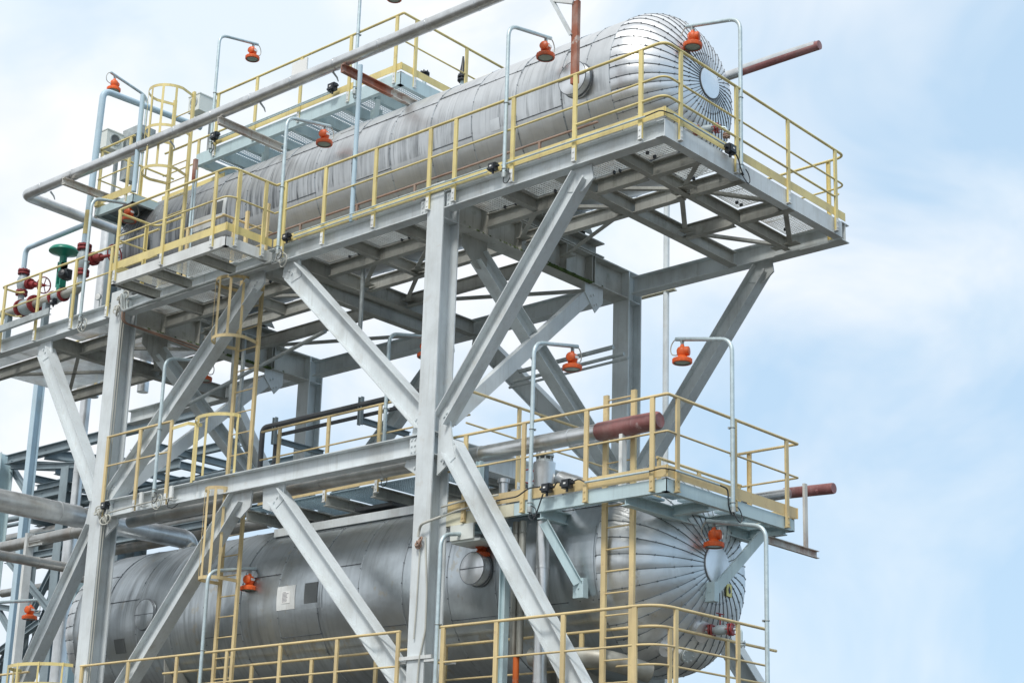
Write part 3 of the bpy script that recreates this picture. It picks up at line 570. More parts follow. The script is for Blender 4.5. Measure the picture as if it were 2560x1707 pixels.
s = MB(); o = Vector((2.72, 1.55, 4.52)); d = Vector((0.75, -0.1, -0.3)).normalized(); s.rev([(0.13, 0), (0.13, 0.07), (0.0005, 0.09)], o, d, 28); s.tube([o, o + d * 0.42], 0.05, 16); nz = s.build('drain_nozzle', 'clad_plate', VL)
s = MB(); s.disc(o + d * 0.40, d, 0.095, 0.022, 24); s.disc(o + d * 0.43, d, 0.095, 0.022, 24)
for j in range(8): u, v = s.frame(o, o + d, U); s.bolt(o + d * 0.385 + (u * math.cos(j * .785) + v * math.sin(j * .785)) * 0.077, d, 0.009, 0.085)
s.build('blind_flange', 'galvgrey', nz)
# yellow flammable sign on the lower head (triangle-flame, no words)
sg = thing('warning_sign', (3.12, 2.32, 5.27), 'small yellow flame warning sign on the lower vessel end beside the blue strut', 'sign')
s = MB(); c = Vector((3.155, 2.33, 5.27)); n_ = Vector((1, 0.2, 0)).normalized(); tt = Vector((-0.2, 1, 0)).normalized(); s.bar(c - Vector((0, 0, .08)), c + Vector((0, 0, .08)), 0.012, 0.15, tt); s.build('sign_plate', 'sign', sg)
s = MB(); fl = [(0, -.045), (.03, -.03), (.036, 0), (.02, .02), (.016, .045), (0, .03), (-.006, .06), (-.026, .025), (-.036, 0), (-.028, -.03)]; vs = [c + n_ * 0.0075 + tt * a + Vector((0, 0, b)) for a, b in fl]; s.add(vs + [v + n_ * 0.002 for v in vs], [tuple(range(10)), tuple(range(10, 20))] + [(i, (i + 1) % 10, 10 + (i + 1) % 10, 10 + i) for i in range(10)]); s.build('flame_symbol', 'ink', sg)

# ------------------------------------------------------------------ guard rails
def guardrail(label, path, z, posts, m_='yellow', mids=(0.55,), toe=(0.02, 0.14), foot=0.22, pw=0.06, group=None, r=0.019, top=1.0, fil=0.14, toepath=None, name='guardrail', base=None, foot_m='white_steel'):
    """path: [(x, y)], z deck height; posts: [(x, y, nx, ny)] with outward normal"""
    G = thing(name, (path[0][0], path[0][1], z), label, 'guardrail', group)
    pt = fillet([(x, y, z + top) for x, y in path], fil); MB().tube(pt, r, 12).build('top_rail', m_, G)
    for h in mids: MB().tube(fillet([(x, y, z + h) for x, y in path], fil), r * 0.72, 10).build('mid_rail', m_, G)
    for x, y, nx, ny in posts:
        t_ = Vector((-ny, nx, 0)); n_ = Vector((nx, ny, 0)); s = MB(); c0 = Vector((x, y, z - foot)); c1 = Vector((x, y, z + top - r * 0.5))
        u, v = t_, n_
        W = pw / 2; D = 0.028; T = 0.005
        s.prism([(-W, D / 2), (-W, -D / 2), (-W + T, -D / 2), (-W + T, D / 2 - T), (W - T, D / 2 - T), (W - T, -D / 2), (W, -D / 2), (W, D / 2)], c0, c1, u, v)
        p_ = s.build('post', m_, G)
        if foot > 0.05:
            s = MB(); a = c0 + n_ * (D / 2 + 0.003); s.bar(a, a + Vector((0, 0, 0.17)), pw * 0.9, 0.005, n_)
            s.bolt(a + Vector((0, 0, .04)), n_); s.bolt(a + Vector((0, 0, .12)), n_); s.box((c0.x - 0.03, c0.y - 0.03, c0.z - 0.012), (c0.x + 0.03, c0.y + 0.03, c0.z - 0.002)); s.build('foot_bracket', foot_m, p_)
    if toe:
        tp = toepath or path
        for (xa, ya), (xb, yb) in zip(tp[:-1], tp[1:]):
            d = Vector((xb - xa, yb - ya, 0)); n_ = Vector((d.y, -d.x, 0)).normalized() * (-0.018)
            MB().bar(Vector((xa, ya, z + (toe[0] + toe[1]) / 2)) + n_, Vector((xb, yb, z + (toe[0] + toe[1]) / 2)) + n_, 0.005, toe[1] - toe[0], U).build('toe_board', m_, G)
    return G
ZU = 10.64; yo = -0.03
guardrail('cream yellow handrail of the top walkway running from the bump-out round the far right end', [(-3.34, yo - 0.0), (3.87, yo), (3.87, 4.2), (2.4, 4.2)], ZU,
          [(-3.12, yo, 0, -1), (-2.24, yo, 0, -1), (-1.19, yo, 0, -1), (-0.12, yo, 0, -1), (0.36, yo, 0, -1), (1.40, yo, 0, -1), (2.45, yo, 0, -1), (3.5, yo, 0, -1), (3.87, 0.29, 1, 0), (3.87, 1.5, 1, 0), (3.87, 2.72, 1, 0), (3.87, 3.93, 1, 0), (3.6, 4.2, 0, 1)], foot=0.2, toepath=[(-3.34, yo), (3.87, yo), (3.87, 4.2)])
G0 = bpy.data.objects['guardrail']; MB().tube(fillet([(2.45, yo, 10.93), (3.87, yo, 10.93), (3.87, 3.9, 10.93), (3.87, 4.0, 11.0)], 0.14), 0.016, 10).build('low_rail', 'yellow', G0)
guardrail('cream yellow handrail round the bump-out balcony', [(-5.5, -0.12), (-6.15, -0.12), (-6.15, -0.9), (-3.34, -0.9), (-3.34, yo - 0.02)], ZU,
          [(-6.02, -0.9, 0, -1), (-4.85, -0.9, 0, -1), (-3.66, -0.9, 0, -1), (-3.34, -0.72, 1, 0), (-3.34, -0.22, 1, 0), (-6.15, -0.3, -1, 0)], foot=0.18, fil=0.16, toepath=[(-6.15, -0.12), (-6.15, -0.9), (-3.34, -0.9), (-3.34, yo)])
guardrail('cream yellow handrail with rounded end on the left part of the top walkway', [(-10.62, 0.35), (-10.74, 0.3), (-10.74, yo), (-6.2, yo)], ZU, [(-10.6, yo, 0, -1), (-9.52, yo, 0, -1), (-8.45, yo, 0, -1), (-7.44, yo, 0, -1)], toe=None, fil=0.1)
guardrail('cream yellow handrail at the back of the left valve walkway', [(-12.4, 2.6), (-7.6, 2.6)], ZU, [(-11.5, 2.6, 0, 1), (-10.4, 2.6, 0, 1), (-9.3, 2.6, 0, 1), (-8.2, 2.6, 0, 1)], toe=None)
ZM = 7.32
guardrail('tan yellow handrail on the left middle beam beside the caged ladder', [(-7.07, yo), (-5.4, yo)], ZM, [(-7.04, yo, 0, -1), (-6.2, yo, 0, -1), (-5.42, yo, 0, -1)], 'tan', mids=(0.52,), toe=None, foot=0.3)
guardrail('tan yellow handrail along the inner middle walkway above the lower vessel', [(-4.78, 1.2), (-0.35, 1.2)], 7.32, [(-4.35, 1.2, 0, -1), (-3.24, 1.2, 0, -1), (-2.14, 1.2, 0, -1), (-1.0, 1.2, 0, -1)], 'tan', toe=(-0.16, -0.04), foot=0.3)
guardrail('tan yellow handrail crossing behind the front column at middle height', [(0.25, 0.5), (0.25, 3.9)], 6.95, [(0.25, 1.55, 1, 0), (0.25, 3.0, 1, 0)], 'tan', toe=None)
ZR = 6.155
guardrail('tan yellow handrail round the pale blue middle platform', [(0.42, yo), (3.95, yo), (3.95, 2.8), (2.9, 2.8)], ZR,
          [(0.72, yo, 0, -1), (1.72, yo, 0, -1), (2.73, yo, 0, -1), (3.73, yo, 0, -1), (3.95, 0.17, 1, 0), (3.95, 1.36, 1, 0), (3.95, 2.53, 1, 0), (3.2, 2.8, 0, 1)], 'tan', toe=(0.01, 0.15), foot=0.14, fil=0.02, pw=0.062, foot_m='tan')
guardrail('short inner tan yellow rail at the far side of the blue middle platform', [(3.1, 0.9), (3.1, 2.75)], ZR, [(3.1, 0.95, 1, 0), (3.1, 1.8, 1, 0), (3.1, 2.7, 1, 0)], 'tan', mids=(0.1,), toe=None, top=0.55, foot=0)
ZL = 3.71
guardrail('tan yellow handrail across the bottom left of the picture below the big vessel', [(-7.2, yo), (-0.26, yo)], ZL, [(-7.16, yo, 0, -1), (-5.98, yo, 0, -1), (-4.82, yo, 0, -1), (-3.69, yo, 0, -1), (-2.56, yo, 0, -1), (-1.43, yo, 0, -1), (-0.29, yo, 0, -1)], 'tan', mids=(0.56,), toe=None, pw=0.055)
guardrail('tan yellow handrail rounding the bottom right corner below the domed end', [(0.42, yo), (3.8, yo), (3.8, 2.15)], ZL, [(0.5, yo, 0, -1), (1.39, yo, 0, -1), (2.44, yo, 0, -1), (3.49, yo, 0, -1), (3.8, 0.33, 1, 0), (3.8, 1.57, 1, 0)], 'tan', mids=(0.56,), toe=None, fil=0.32, pw=0.062)
guardrail('second tan yellow handrail close to the belly of the lower vessel', [(-6.3, 0.85), (3.15, 0.85), (3.15, 3.4)], ZL - 0.07, [(-5.4, .85, 0, -1), (-4.2, .85, 0, -1), (-2.9, .85, 0, -1), (-1.6, .85, 0, -1), (-0.3, .85, 0, -1), (0.75, .85, 0, -1), (2.0, .85, 0, -1), (3.15, 1.1, 1, 0), (3.15, 2.3, 1, 0)], 'tan', toe=None, fil=0.25)
YU, ZT = 1.6, 13.94
guardrail('cream yellow handrail along the rooftop platform above the upper vessel', [(-7.15, YU), (-2.5, YU), (-2.5, 4.0), (-4.0, 4.0)], ZT, [(-7.1, YU, 0, -1), (-6.05, YU, 0, -1), (-4.9, YU, 0, -1), (-3.7, YU, 0, -1), (-2.64, YU, 0, -1), (-2.5, 1.9, 1, 0), (-2.5, 3.07, 1, 0)], mids=(), toe=(0.03, 0.15), foot=0.18, fil=0.02, r=0.021)
MBr = bpy.data.objects[-1]
# mid rail of the rooftop end only
G = [o for o in bpy.data.objects if o.get('label', '').startswith('cream yellow handrail along the rooftop')][0]
MB().tube([(-2.5, 1.6, ZT + 0.52), (-2.5, 4.0, ZT + 0.52)], 0.014, 10).build('mid_rail', 'yellow', G)
guardrail('low rust brown inner rail between the top walkway and the vessel', [(-4.35, 0.62), (2.3, 0.62)], 10.66, [(-3.5, .62, 0, -1), (-2.25, .62, 0, -1), (-1.05, .62, 0, -1), (1.3, .62, 0, -1)], 'brown', mids=(), toe=None, foot=0, top=0.61, r=0.016, pw=0.035)
guardrail('beige handrail round the ladder hatch inside the bump-out', [(-5.6, 0.02), (-4.62, 0.02), (-4.62, 0.0), (-4.6, 0.0), (-4.6, 0.98)], 10.64, [(-5.5, 0.02, 0, -1), (-4.6, 0.22, 1, 0)], 'tan', mids=(), toe=None, foot=0, top=0.86, fil=0.01)
zb = 12.93
guardrail('cream yellow handrail of the small left landing under the thick pipe', [(-8.05, 0.6), (-9.05, 0.6), (-9.05, 2.2)], zb, [(-8.15, 0.6, 0, -1), (-9.02, 0.62, 0, -1), (-9.05, 1.5, -1, 0)], toe=(0.03, 0.16), foot=0.16, fil=0.02, top=1.12, toepath=[(-7.95, 0.6), (-9.05, 0.6), (-9.05, 2.2)])
guardrail('cream yellow handrail behind the caged ladder at upper left', [(-9.1, 2.0), (-7.3, 2.0)], 13.5, [(-8.9, 2.0, 0, -1), (-8.1, 2.0, 0, -1)], toe=(0.03, 0.15), foot=0.1, fil=0.02)

# ------------------------------------------------------------------ ladders with cages
def ladder(label, x0, x1, y, z0, z1, m_='tan', dz=0.28, hoops=(), cage=0.62, nslat=5, sw=0.055, zr0=None):
    L = thing('caged_ladder' if hoops else 'ladder', ((x0 + x1) / 2, y, z0), label, 'ladder')
    for x, k in ((x0, 1), (x1, -1)): MB().chan((x, y, z0), (x, y, z1), sw, 0.035, (0, 1, 0), 1, 0.006).build('stile', m_, L) if False else MB().box((x - sw / 2, y - 0.02, z0), (x + sw / 2, y + 0.02, z1)).build('stile', m_, L)
    z = (zr0 or z0) + 0.1
    while z < z1 - 0.05: MB().tube([(x0, y, z), (x1, y, z)], 0.0105, 8).build('rung', m_, L); z += dz
    if hoops:
        cx = (x0 + x1) / 2; rr = cage / 2
        def pt(a): return (cx + rr * math.sin(a) * 1.05, y - 0.34 * 0 - (0.36 + rr * math.cos(a)) * 1.0)
        for h in hoops:
            pts = [(x0 - 0.0, y)] + [(cx - rr * math.cos(t), y - 0.30 - rr * math.sin(t)) for t in [math.pi * k / 14 for k in range(15)]] + [(x1, y)]
            s = MB()
            for (a, b), (c, d) in zip(pts[:-1], pts[1:]): s.bar((a, b, h), (c, d, h), 0.006, 0.05, U)
            s.build('cage_hoop', m_, L)
        for k in range(nslat):
            t = math.pi * (k + 0.5) / nslat * 1.0; px, py = cx - rr * math.cos(t), y - 0.30 - rr * math.sin(t)
            MB().bar((px, py, min(hoops) - 0.02), (px, py, max(hoops) + 0.02), 0.04, 0.006, (math.cos(t), math.sin(t), 0)).build('cage_slat', m_, L)
    return L
ladder('tan ladder rising through the pale blue middle platform at right', 2.49, 2.92, 0.65, 0.15, 7.52, zr0=3.6, dz=0.268, sw=0.07)
ladder('caged tan ladder from the middle beam up to the bump-out hatch', -4.55, -4.06, 0.42, 7.3, 11.68, hoops=(9.42, 10.35), cage=0.62, sw=0.06, dz=0.33)
ladder('caged tan ladder below the middle beam in front of the lower vessel', -4.53, -4.12, 0.42, 3.7, 7.2, hoops=(5.8, 7.12), cage=0.42, sw=0.055, dz=0.3)
ladder('caged cream yellow ladder rising past the small left landing beside the thick pipe', -6.96, -6.45, 0.6, 10.65, 14.38, 'yellow', hoops=(12.85, 13.58, 14.3), cage=0.7, sw=0.06, dz=0.3)
# hoop guard standing on the middle beam left of the ladder
C = thing('ladder_cage', (-4.55, 0.2, 7.3), 'cream yellow hoop guard with upright slats standing on the middle beam', 'ladder cage')
hp = [(-5.42, -0.03), (-4.95, -0.08)] + [(-4.42 + 0.45 * -math.cos(math.pi * k / 10), 0.12 - 0.34 * math.sin(math.pi * k / 10)) for k in range(0, 11)]
s = MB()
for (a, b), (c, d) in zip(hp[:-1], hp[1:]): s.bar((a, b, 8.2), (c, d, 8.2), 0.006, 0.05, U)
s.build('hoop', 'yellow', C)
for x, y in ((-4.84, -0.02), (-4.68, -0.1), (-4.35, -0.2), (-3.98, 0.08)): MB().bar((x, y, 7.28), (x, y, 8.22), 0.05, 0.006, (0, 1, 0)).build('slat', 'yellow', C)
C = thing('ladder_cage', (-8.0, -0.3, 4.0), 'cream yellow curved cage top at the bottom left corner of the picture', 'ladder cage')
for z, r_ in ((4.72, 0.52), (4.42, 0.52)):
    s = MB(); pts = [(-8.0 + r_ * 1.35 * math.cos(math.pi * k / 10), -0.1 - r_ * math.sin(math.pi * k / 10)) for k in range(11)]
    for (a, b), (c, d) in zip(pts[:-1], pts[1:]): s.bar((a, b, z), (c, d, z), 0.006, 0.05, U)
    s.build('hoop', 'yellow', C)
for k in (1, 3, 5, 7, 9):
    x, y = -8.0 + 0.52 * 1.35 * math.cos(math.pi * k / 10), -0.1 - 0.52 * math.sin(math.pi * k / 10); MB().bar((x, y, 3.4), (x, y, 4.75), 0.045, 0.006, (0, 1, 0)).build('slat', 'yellow', C)
guardrail('tan yellow handrail at the far bottom left edge beside the cage top', [(-10.6, yo), (-8.6, yo)], ZL, [(-10.0, yo, 0, -1), (-8.9, yo, 0, -1)], 'tan', toe=None)
# ------------------------------------------------------------------ orange work lights on bent tube poles
def lamp_pole(label=None):
    """foot of the pole at the origin, arm reaching along +Y"""
    T = thing('lamp_pole', (0, 0, 0), label, 'lamp', 'orange work lights on bent poles')
    pts = fillet([(0, 0, 0), (0, 0, 2.16), (0, 0.86, 2.33)], 0.17, 8); MB().tube(pts, 0.027, 14).build('pole', 'galv', T)
    MB().tube([(0, 0, -0.04), (0, 0, 0.03)], 0.033, 12).build('foot_collar', 'galvgrey', T)
    for z in (0.08, 1.02):
        s = MB(); s.torus((0, 0, z), (0, 0, 1), 0.031, 0.006, 16, 6); s.box((-0.03, 0.028, z - 0.012), (0.03, 0.05, z + 0.012)); s.build('clamp', 'galvgrey', T)
    c = Vector((0, 0.76, 2.31)); L_ = MB()
    L_.rev([(0.0005, -0.315), (0.02, -0.315), (0.10, -0.312), (0.104, -0.3)], c, (0, 0, 1), 28); 
    h = MB(); h.rev([(0.100, -0.302), (0.102, -0.32), (0.122, -0.322), (0.127, -0.31), (0.127, -0.272), (0.118, -0.262), (0.075, -0.25), (0.055, -0.225), (0.068, -0.2), (0.074, -0.15), (0.06, -0.118), (0.03, -0.1), (0.022, -0.07), (0.0005, -0.068)], c, (0, 0, 1), 32)
    h.rev([(0.062, 0), (0.062, 0.085), (0.05, 0.095), (0.0005, 0.097)], c + Vector((0, 0, -0.165)), (0.35, -0.93, 0), 24)
    for k in range(16):
        a = 2 * math.pi * k / 16; h.bar(c + Vector((math.cos(a) * 0.122, math.sin(a) * 0.122, -0.318)), c + Vector((math.cos(a) * 0.122, math.sin(a) * 0.122, -0.268)), 0.012, 0.014, (math.cos(a), math.sin(a), 0))
    hd = h.build('lamp_housing', 'orange', T); L_.build('lens', 'glass', hd)
    s = MB(); s.torus(c + Vector((0, 0, -0.317)), (0, 0, 1), 0.101, 0.006, 28, 6); s.build('bezel', 'lampgrey', hd)
    s = MB(); s.box((0.052, 0.70, 2.13), (0.078, 0.80, 2.165)); s.build('white_tag', 'white', hd)
    s = MB(); s.bar(c + Vector((0, 0, -0.08)), c + Vector((0, 0, 0.0)), 0.045, 0.02, (0, 1, 0)); s.torus(c + Vector((0, 0, -0.03)), (1, 0, 0), 0.028, 0.006, 14, 6); s.build('hanger', 'galvgrey', T)
    e = Vector((0, 0.86, 2.33)); pts = [e, e + Vector((0, 0.05, -0.03)), e + Vector((0.0, 0.09, -0.11)), e + Vector((0, 0.07, -0.2)), e + Vector((0, -0.01, -0.22)), c + Vector((0, 0.06, -0.18))]
    MB().tube(fillet(pts, 0.05, 3), 0.008, 6).build('lamp_cable', 'cablegrey', T)
    s = MB(); pts = [Vector((0.0, -0.0, -0.03)), Vector((0.02, -0.04, -0.12)), Vector((0.09, -0.05, -0.17)), Vector((0.15, -0.04, -0.1)), Vector((0.12, -0.03, 0.0)), Vector((0.05, -0.035, 0.03))]
    s.tube(fillet(pts, 0.05, 3), 0.007, 6); s.build('cable_tail', 'cable', T)
    return T
lp = lamp_pole()
spots = [((3.87, 1.60, 10.5), 90, 'orange lamp in front of the ribbed end of the upper vessel, top right'),
         ((1.30, -0.07, 10.55), 0, 'orange lamp hanging over the top walkway left of the rusty post'),
         ((-3.16, -0.07, 10.53), 0, 'orange lamp above the top walkway just right of the bump-out balcony'),
         ((-8.12, -0.07, 10.5), 0, 'orange lamp under the small left landing, left of the caged ladder'),
         ((-5.67, -0.07, 7.2), 0, 'orange lamp half hidden behind the left diagonal brace, middle height'),
         ((1.88, -0.07, 6.02), 0, 'orange lamp on the left pole of the pale blue middle platform'),
         ((3.99, 1.25, 6.0), 90, 'orange lamp on the far corner pole of the pale blue middle platform'),
         ((0.43, -0.07, 3.72), 0, 'orange lamp partly behind the lower right brace, in front of the lower vessel'),
         ((-4.2, -0.07, 3.72), 0, 'orange lamp in front of the left half of the lower vessel'),
         ((4.07, 1.78, 3.72), 90, 'orange lamp hanging before the centre plate of the lower vessel'),
         ((-9.89, -0.07, 3.76), 0, 'orange lamp low at the far left beside the pipe rack'),
         ((-1.98, 1.15, 7.2), 0, 'orange lamp mostly hidden behind the front column, middle height'),
         ((-7.15, 1.55, 13.93), 0, 'orange lamp on the left pole of the rooftop platform'),
         ((-3.5, 1.55, 13.85), 0, 'dark red lamp cut off by the top edge of the picture'),
         ((-9.85, 2.02, 13.72), 180, 'orange lamp reaching left above the caged ladder at upper left')]
for i, (p, a, lab) in enumerate(spots):
    o = lp if i == 0 else copy_tree(lp)
    o.location = p; o.rotation_euler = (0, 0, R(a)); o['label'] = lab; o['_o'] = p
# ------------------------------------------------------------------ rooftop platform over the upper vessel and the left landing
RP = thing('rooftop_platform', (-5, 2.6, 13.7), 'pale blue steel platform standing above the top of the upper vessel', 'platform')
MB().chan((-7.6, 1.6, 13.81), (-2.5, 1.6, 13.81), 0.22, 0.08, U, -1).build('edge_channel', 'blue', RP)
MB().chan((-2.5, 1.6, 13.81), (-2.5, 4.0, 13.81), 0.22, 0.08, U, -1).build('edge_channel', 'blue', RP)
MB().chan((-7.6, 4.0, 13.81), (-2.5, 4.0, 13.81), 0.22, 0.08, U, 1).build('edge_channel', 'blue', RP)
for x in (-7.5, -6.95, -6.3, -5.75, -5.1, -4.5, -3.85, -3.2): MB().chan((x, 1.62, 13.79), (x, 3.98, 13.79), 0.18, 0.08, U, -1).build('cross_channel', 'blue', RP)
for x0, x1 in ((-6.94, -6.31), (-6.3, -5.76), (-5.75, -5.11), (-5.1, -4.51), (-4.5, -3.86), (-3.85, -3.21), (-3.2, -2.58), (-7.5, -6.96)): grating_mb(x0, 1.66, x1, 3.94, 13.93, 'x').build('grating_panel', 'grating_blue', RP)
for x, y in ((-3.5, 2.05), (-6.2, 2.05)):
    s = MB(); s.bar((x, y, 13.3), (x, y, 13.72), 0.14, 0.14, (0, 1, 0)); s.bar((x, y - 0.02, 13.45), (x + 0.35, y - 0.3, 13.72), 0.08, 0.08, U); s.box((x - 0.2, y - 0.12, 13.28), (x + 0.15, y + 0.12, 13.42)); s.build('support_leg', 'blue', RP)
cd = MB()
for z in (14.02, 13.99): cd.tube([(-6.9, 1.52, z), (-4.05, 1.52, z)], 0.012, 8)
tag(cd.build('conduit', 'galv'), 'two thin conduits running along the toe board of the rooftop platform', 'conduit')
LP = thing('left_landing', (-8.5, 1.2, 12.8), 'small pale blue square landing at upper left below two pale cabinets', 'platform')
for a, b, sd_ in (((-9.05, 0.6), (-7.93, 0.6), -1), ((-7.93, 0.6), (-7.93, 2.2), -1), ((-9.05, 2.2), (-9.05, 0.6), -1), ((-7.93, 2.2), (-9.05, 2.2), -1)): MB().chan((a[0], a[1], 12.85), (b[0], b[1], 12.85), 0.15, 0.07, U, sd_).build('edge_channel', 'blue', LP)
s = MB(); s.box((-9.0, 0.66, 12.9), (-7.98, 2.15, 12.906)); s.build('floor_plate', 'rack', LP)
for a, b in (((-8.98, 1.35), (-8.0, 1.35)),): MB().isec((a[0], a[1], 12.84), (b[0], b[1], 12.84), 0.14, 0.08, U).build('cross_beam', 'rack', LP)
for x, y in ((-8.95, 1.3), (-8.05, 2.1)): MB().isec((x, y, 10.62), (x, y, 12.77), 0.2, 0.16, (0, 1, 0)).build('support_post', 'rack', LP)
MB().bar((-7.2, 1.4, 12.0), (-7.3, 1.5, 14.5), 0.1, 0.1, (0, 1, 0)).build('support_post', 'blue', LP) if False else None
# step between landing and rooftop
SP = thing('intermediate_landing', (-8.3, 2.6, 13.4), 'pale blue walkway strip with toe board leading from the ladder to the rooftop platform', 'platform')
MB().chan((-9.1, 2.02, 13.42), (-7.62, 2.02, 13.42), 0.16, 0.07, U, -1).build('edge_channel', 'blue', SP); MB().chan((-9.1, 3.6, 13.42), (-7.62, 3.6, 13.42), 0.16, 0.07, U, 1).build('edge_channel', 'blue', SP)
grating_mb(-9.05, 2.08, -7.65, 3.55, 13.5, 'x').build('grating_panel', 'grating_blue', SP)
for x in (-9.05, -7.7): MB().bar((x, 2.06, 10.62), (x, 2.06, 13.34), 0.1, 0.1, (0, 1, 0)).build('support_post', 'rack', SP)
# cabinets
def cabinet(label, o, sx, sy, sz, face):
    C = thing('cabinet', o, label, 'cabinet'); x, y, z = o
    s = MB(); s.box((x - sx / 2, y - sy / 2, z), (x + sx / 2, y + sy / 2, z + sz)); s.build('housing', 'cabinet', C)
    s = MB(); f = Vector(face); c = Vector((x, y, z + sz * 0.55)) + Vector((f.x * sx / 2, f.y * sy / 2, 0)); s.torus(c, f, sz * 0.31, 0.018, 32, 8); s.build('port_ring', 'galvgrey', C)
    s = MB(); s.disc(c, f, sz * 0.3, 0.006, 32); s.build('port_glass', 'lampgrey', C)
    s = MB(); s.box((x - sx / 2 - 0.01, y - sy / 2 - 0.01, z + sz), (x + sx / 2 + 0.01, y + sy / 2 + 0.01, z + sz + 0.02)); s.build('cap', 'cabinet', C)
    s = MB(); s.bar((x, y + sy / 2, z - 1.0), (x, y + sy / 2, z + 0.1), 0.06, 0.06, (0, 1, 0)); s.build('stand', 'galvgrey', C)
cabinet('pale grey cabinet with round window above the small left landing', (-9.68, 1.17, 14.40), 0.36, 0.36, 0.33, (1, 0, 0))
cabinet('pale grey cabinet with dark round port beside the rooftop handrail', (-8.21, 2.1, 15.05), 0.32, 0.42, 0.31, (0, -1, 0))
s = MB(); s.box((-9.62, 1.42, 13.9), (-9.45, 1.7, 14.72)); s.box((-9.62, 1.4, 14.721), (-9.1, 1.75, 14.88)); s.build('duct', 'galvgrey'); tag(bpy.data.objects['duct'], 'grey square duct hood between the two pale cabinets', 'duct')
# panel on the rooftop rail
s = MB(); s.box((-5.1, 1.55, 14.62), (-4.72, 1.575, 14.86)); ob = s.build('sign_board', 'white'); tag(ob, 'blank white board fixed to the rooftop handrail', 'sign')
# small valves on top of the vessel behind the toe board
for (x, y, z, lab) in ((-3.6, 3.2, 14.2, 'small dark flanged vent standing behind the rooftop handrail'), (-2.9, 3.4, 14.0, 'small silver safety valve standing beside the dark vent')):
    V_ = thing('vent_valve', (x, y, z), lab, 'valve'); s = MB(); s.tube([(x, y, 13.2), (x, y, z + 0.62)], 0.035, 14); s.build('stub', 'galv', V_)
    s = MB(); k_ = 'black' if 'dark' in lab else 'galvgrey'
    for q in (0.6, 0.66): s.disc((x, y, z + q), (0, 0, 1), 0.085, 0.03, 20)
    for j in range(6): s.bolt((x + .065 * math.cos(j * 1.05), y + .065 * math.sin(j * 1.05), z + 0.58), (0, 0, 1), 0.01, 0.14)
    if 'silver' in lab: s.tube([(x, y, z + .69), (x, y, z + .78), (x, y, z + .9), (x, y, z + 1.05)], [0.06, 0.05, 0.03, 0.015], 14)
    s.build('flange_set', k_, V_)
# cable tray behind
s = MB(); s.chan((-2.6, 3.9, 14.7), (-6.4, 3.9, 14.7), 0.06, 0.12, U, 1); s.tube([(-5.2, 3.7, 14.5), (-3.4, 3.7, 14.5)], 0.03, 10); tag(s.build('cable_tray', 'galvgrey'), 'thin cable tray running behind the rooftop toe board', 'cable tray')

# ------------------------------------------------------------------ pipes
def pipe(name, label, pts, r, m_='pipeclad', bands=0.9, fil=0.25, cat='pipe', end=None, n=24):
    P_ = thing(name, tuple(pts[0]), label, cat); path = fillet(pts, fil, 8); body = MB().tube(path, r, n)
    if bands:
        s = MB(); 
        for a, b in zip([Vector(p) for p in pts[:-1]], [Vector(p) for p in pts[1:]]):
            d = (b - a); L_ = d.length; d.normalize(); k = bands * 0.6
            while k < L_ - 0.1:
                c = a + d * k; s.rev([(r + 0.0005, -0.012), (r + 0.005, -0.01), (r + 0.005, 0.012), (r + 0.0005, 0.014)], c, d, n); k += bands
        if s.v: body.merge(s, 0)
    body.build('pipe_body', m_, P_)
    return P_
tp = pipe('overhead_pipe', 'long thick silver pipe crossing the whole upper left of the picture diagonally', [(-10.38, 2.9, 13.28), (-10.38, 0.0, 13.32), (4.5, 0.0, 13.27)], 0.094, 'pipeclad', 0.95, 0.16)
for x in (-9.6, -6.2, -3.95, -2.3): MB().tube([(x, 0.03, 13.2), (x + 0.04, 0.08, 13.12), (x + 0.05, 0.1, 13.06)], [0.018, 0.014, 0.008], 8).build('drip_spigot', 'galvgrey', tp)
for x, a, b, m_, lab in ((-2.02, -0.07, 0.95, 'rust', 'red rusty support channel fading to white, under the long overhead pipe'), (-4.86, -0.07, 1.24, 'rustwhite', 'white channel with rust streaks under the overhead pipe, left of the red one'), (-8.9, -0.2, 1.35, 'rustwhite', 'pale rust stained channel carrying the overhead pipe above the small left landing')):
    s = MB(); s.chan((x, a, 13.13), (x, b, 13.13), 0.13, 0.07, U, 1, 0.012)
    if m_ == 'rust': t_ = MB(); t_.chan((x, b, 13.13), (x, 1.52, 13.13), 0.13, 0.07, U, 1, 0.012); s.merge(t_, 1)
    ob = s.build('support_channel', [m_, 'rustwhite']); tag(ob, lab, 'channel', None)
s = MB(); s.tube([(-1.67, 0.35, 10.64), (-1.67, 0.35, 10.66)], 0.06, 12); s.tube([(-1.67, 0.0, 10.655), (-1.67, 0.0, 13.1)], 0.034, 14); tag(s.build('pipe_prop', 'bluepipe'), 'pale blue upright pole propping the long overhead pipe', 'pole')
s = MB(); s.tube([(-7.0, -0.03, 12.5), (-7.0, -0.03, 14.25)], 0.04, 12); tag(s.build('pipe_prop', 'bluepipe'), 'pale blue upright pole in front of the upper caged ladder', 'pole')
s = MB(); s.tube([(-6.26, 0.6, 10.7), (-6.26, 0.6, 13.05)], 0.02, 10); s.tube([(-6.22, 0.62, 10.7), (-6.22, 0.62, 12.9)], 0.016, 10); tag(s.build('drain_pipe', 'galv'), 'pair of thin drain pipes right of the upper caged ladder', 'pipe')
s = MB(); s.box((-6.29, 0.58, 12.7), (-6.23, 0.64, 13.1)); tag(s.build('rust_bracket', 'rust'), 'short rusty bracket at the top of the thin drain pipes', 'bracket')
pipe('blue_riser', 'light blue riser pipe bending over at upper left above the red valve', [(-9.1, 0.5, 12.2), (-9.0, 0.5, 15.16), (-8.9, 2.6, 15.2)], 0.058, 'bluepipe', 0, 0.16)
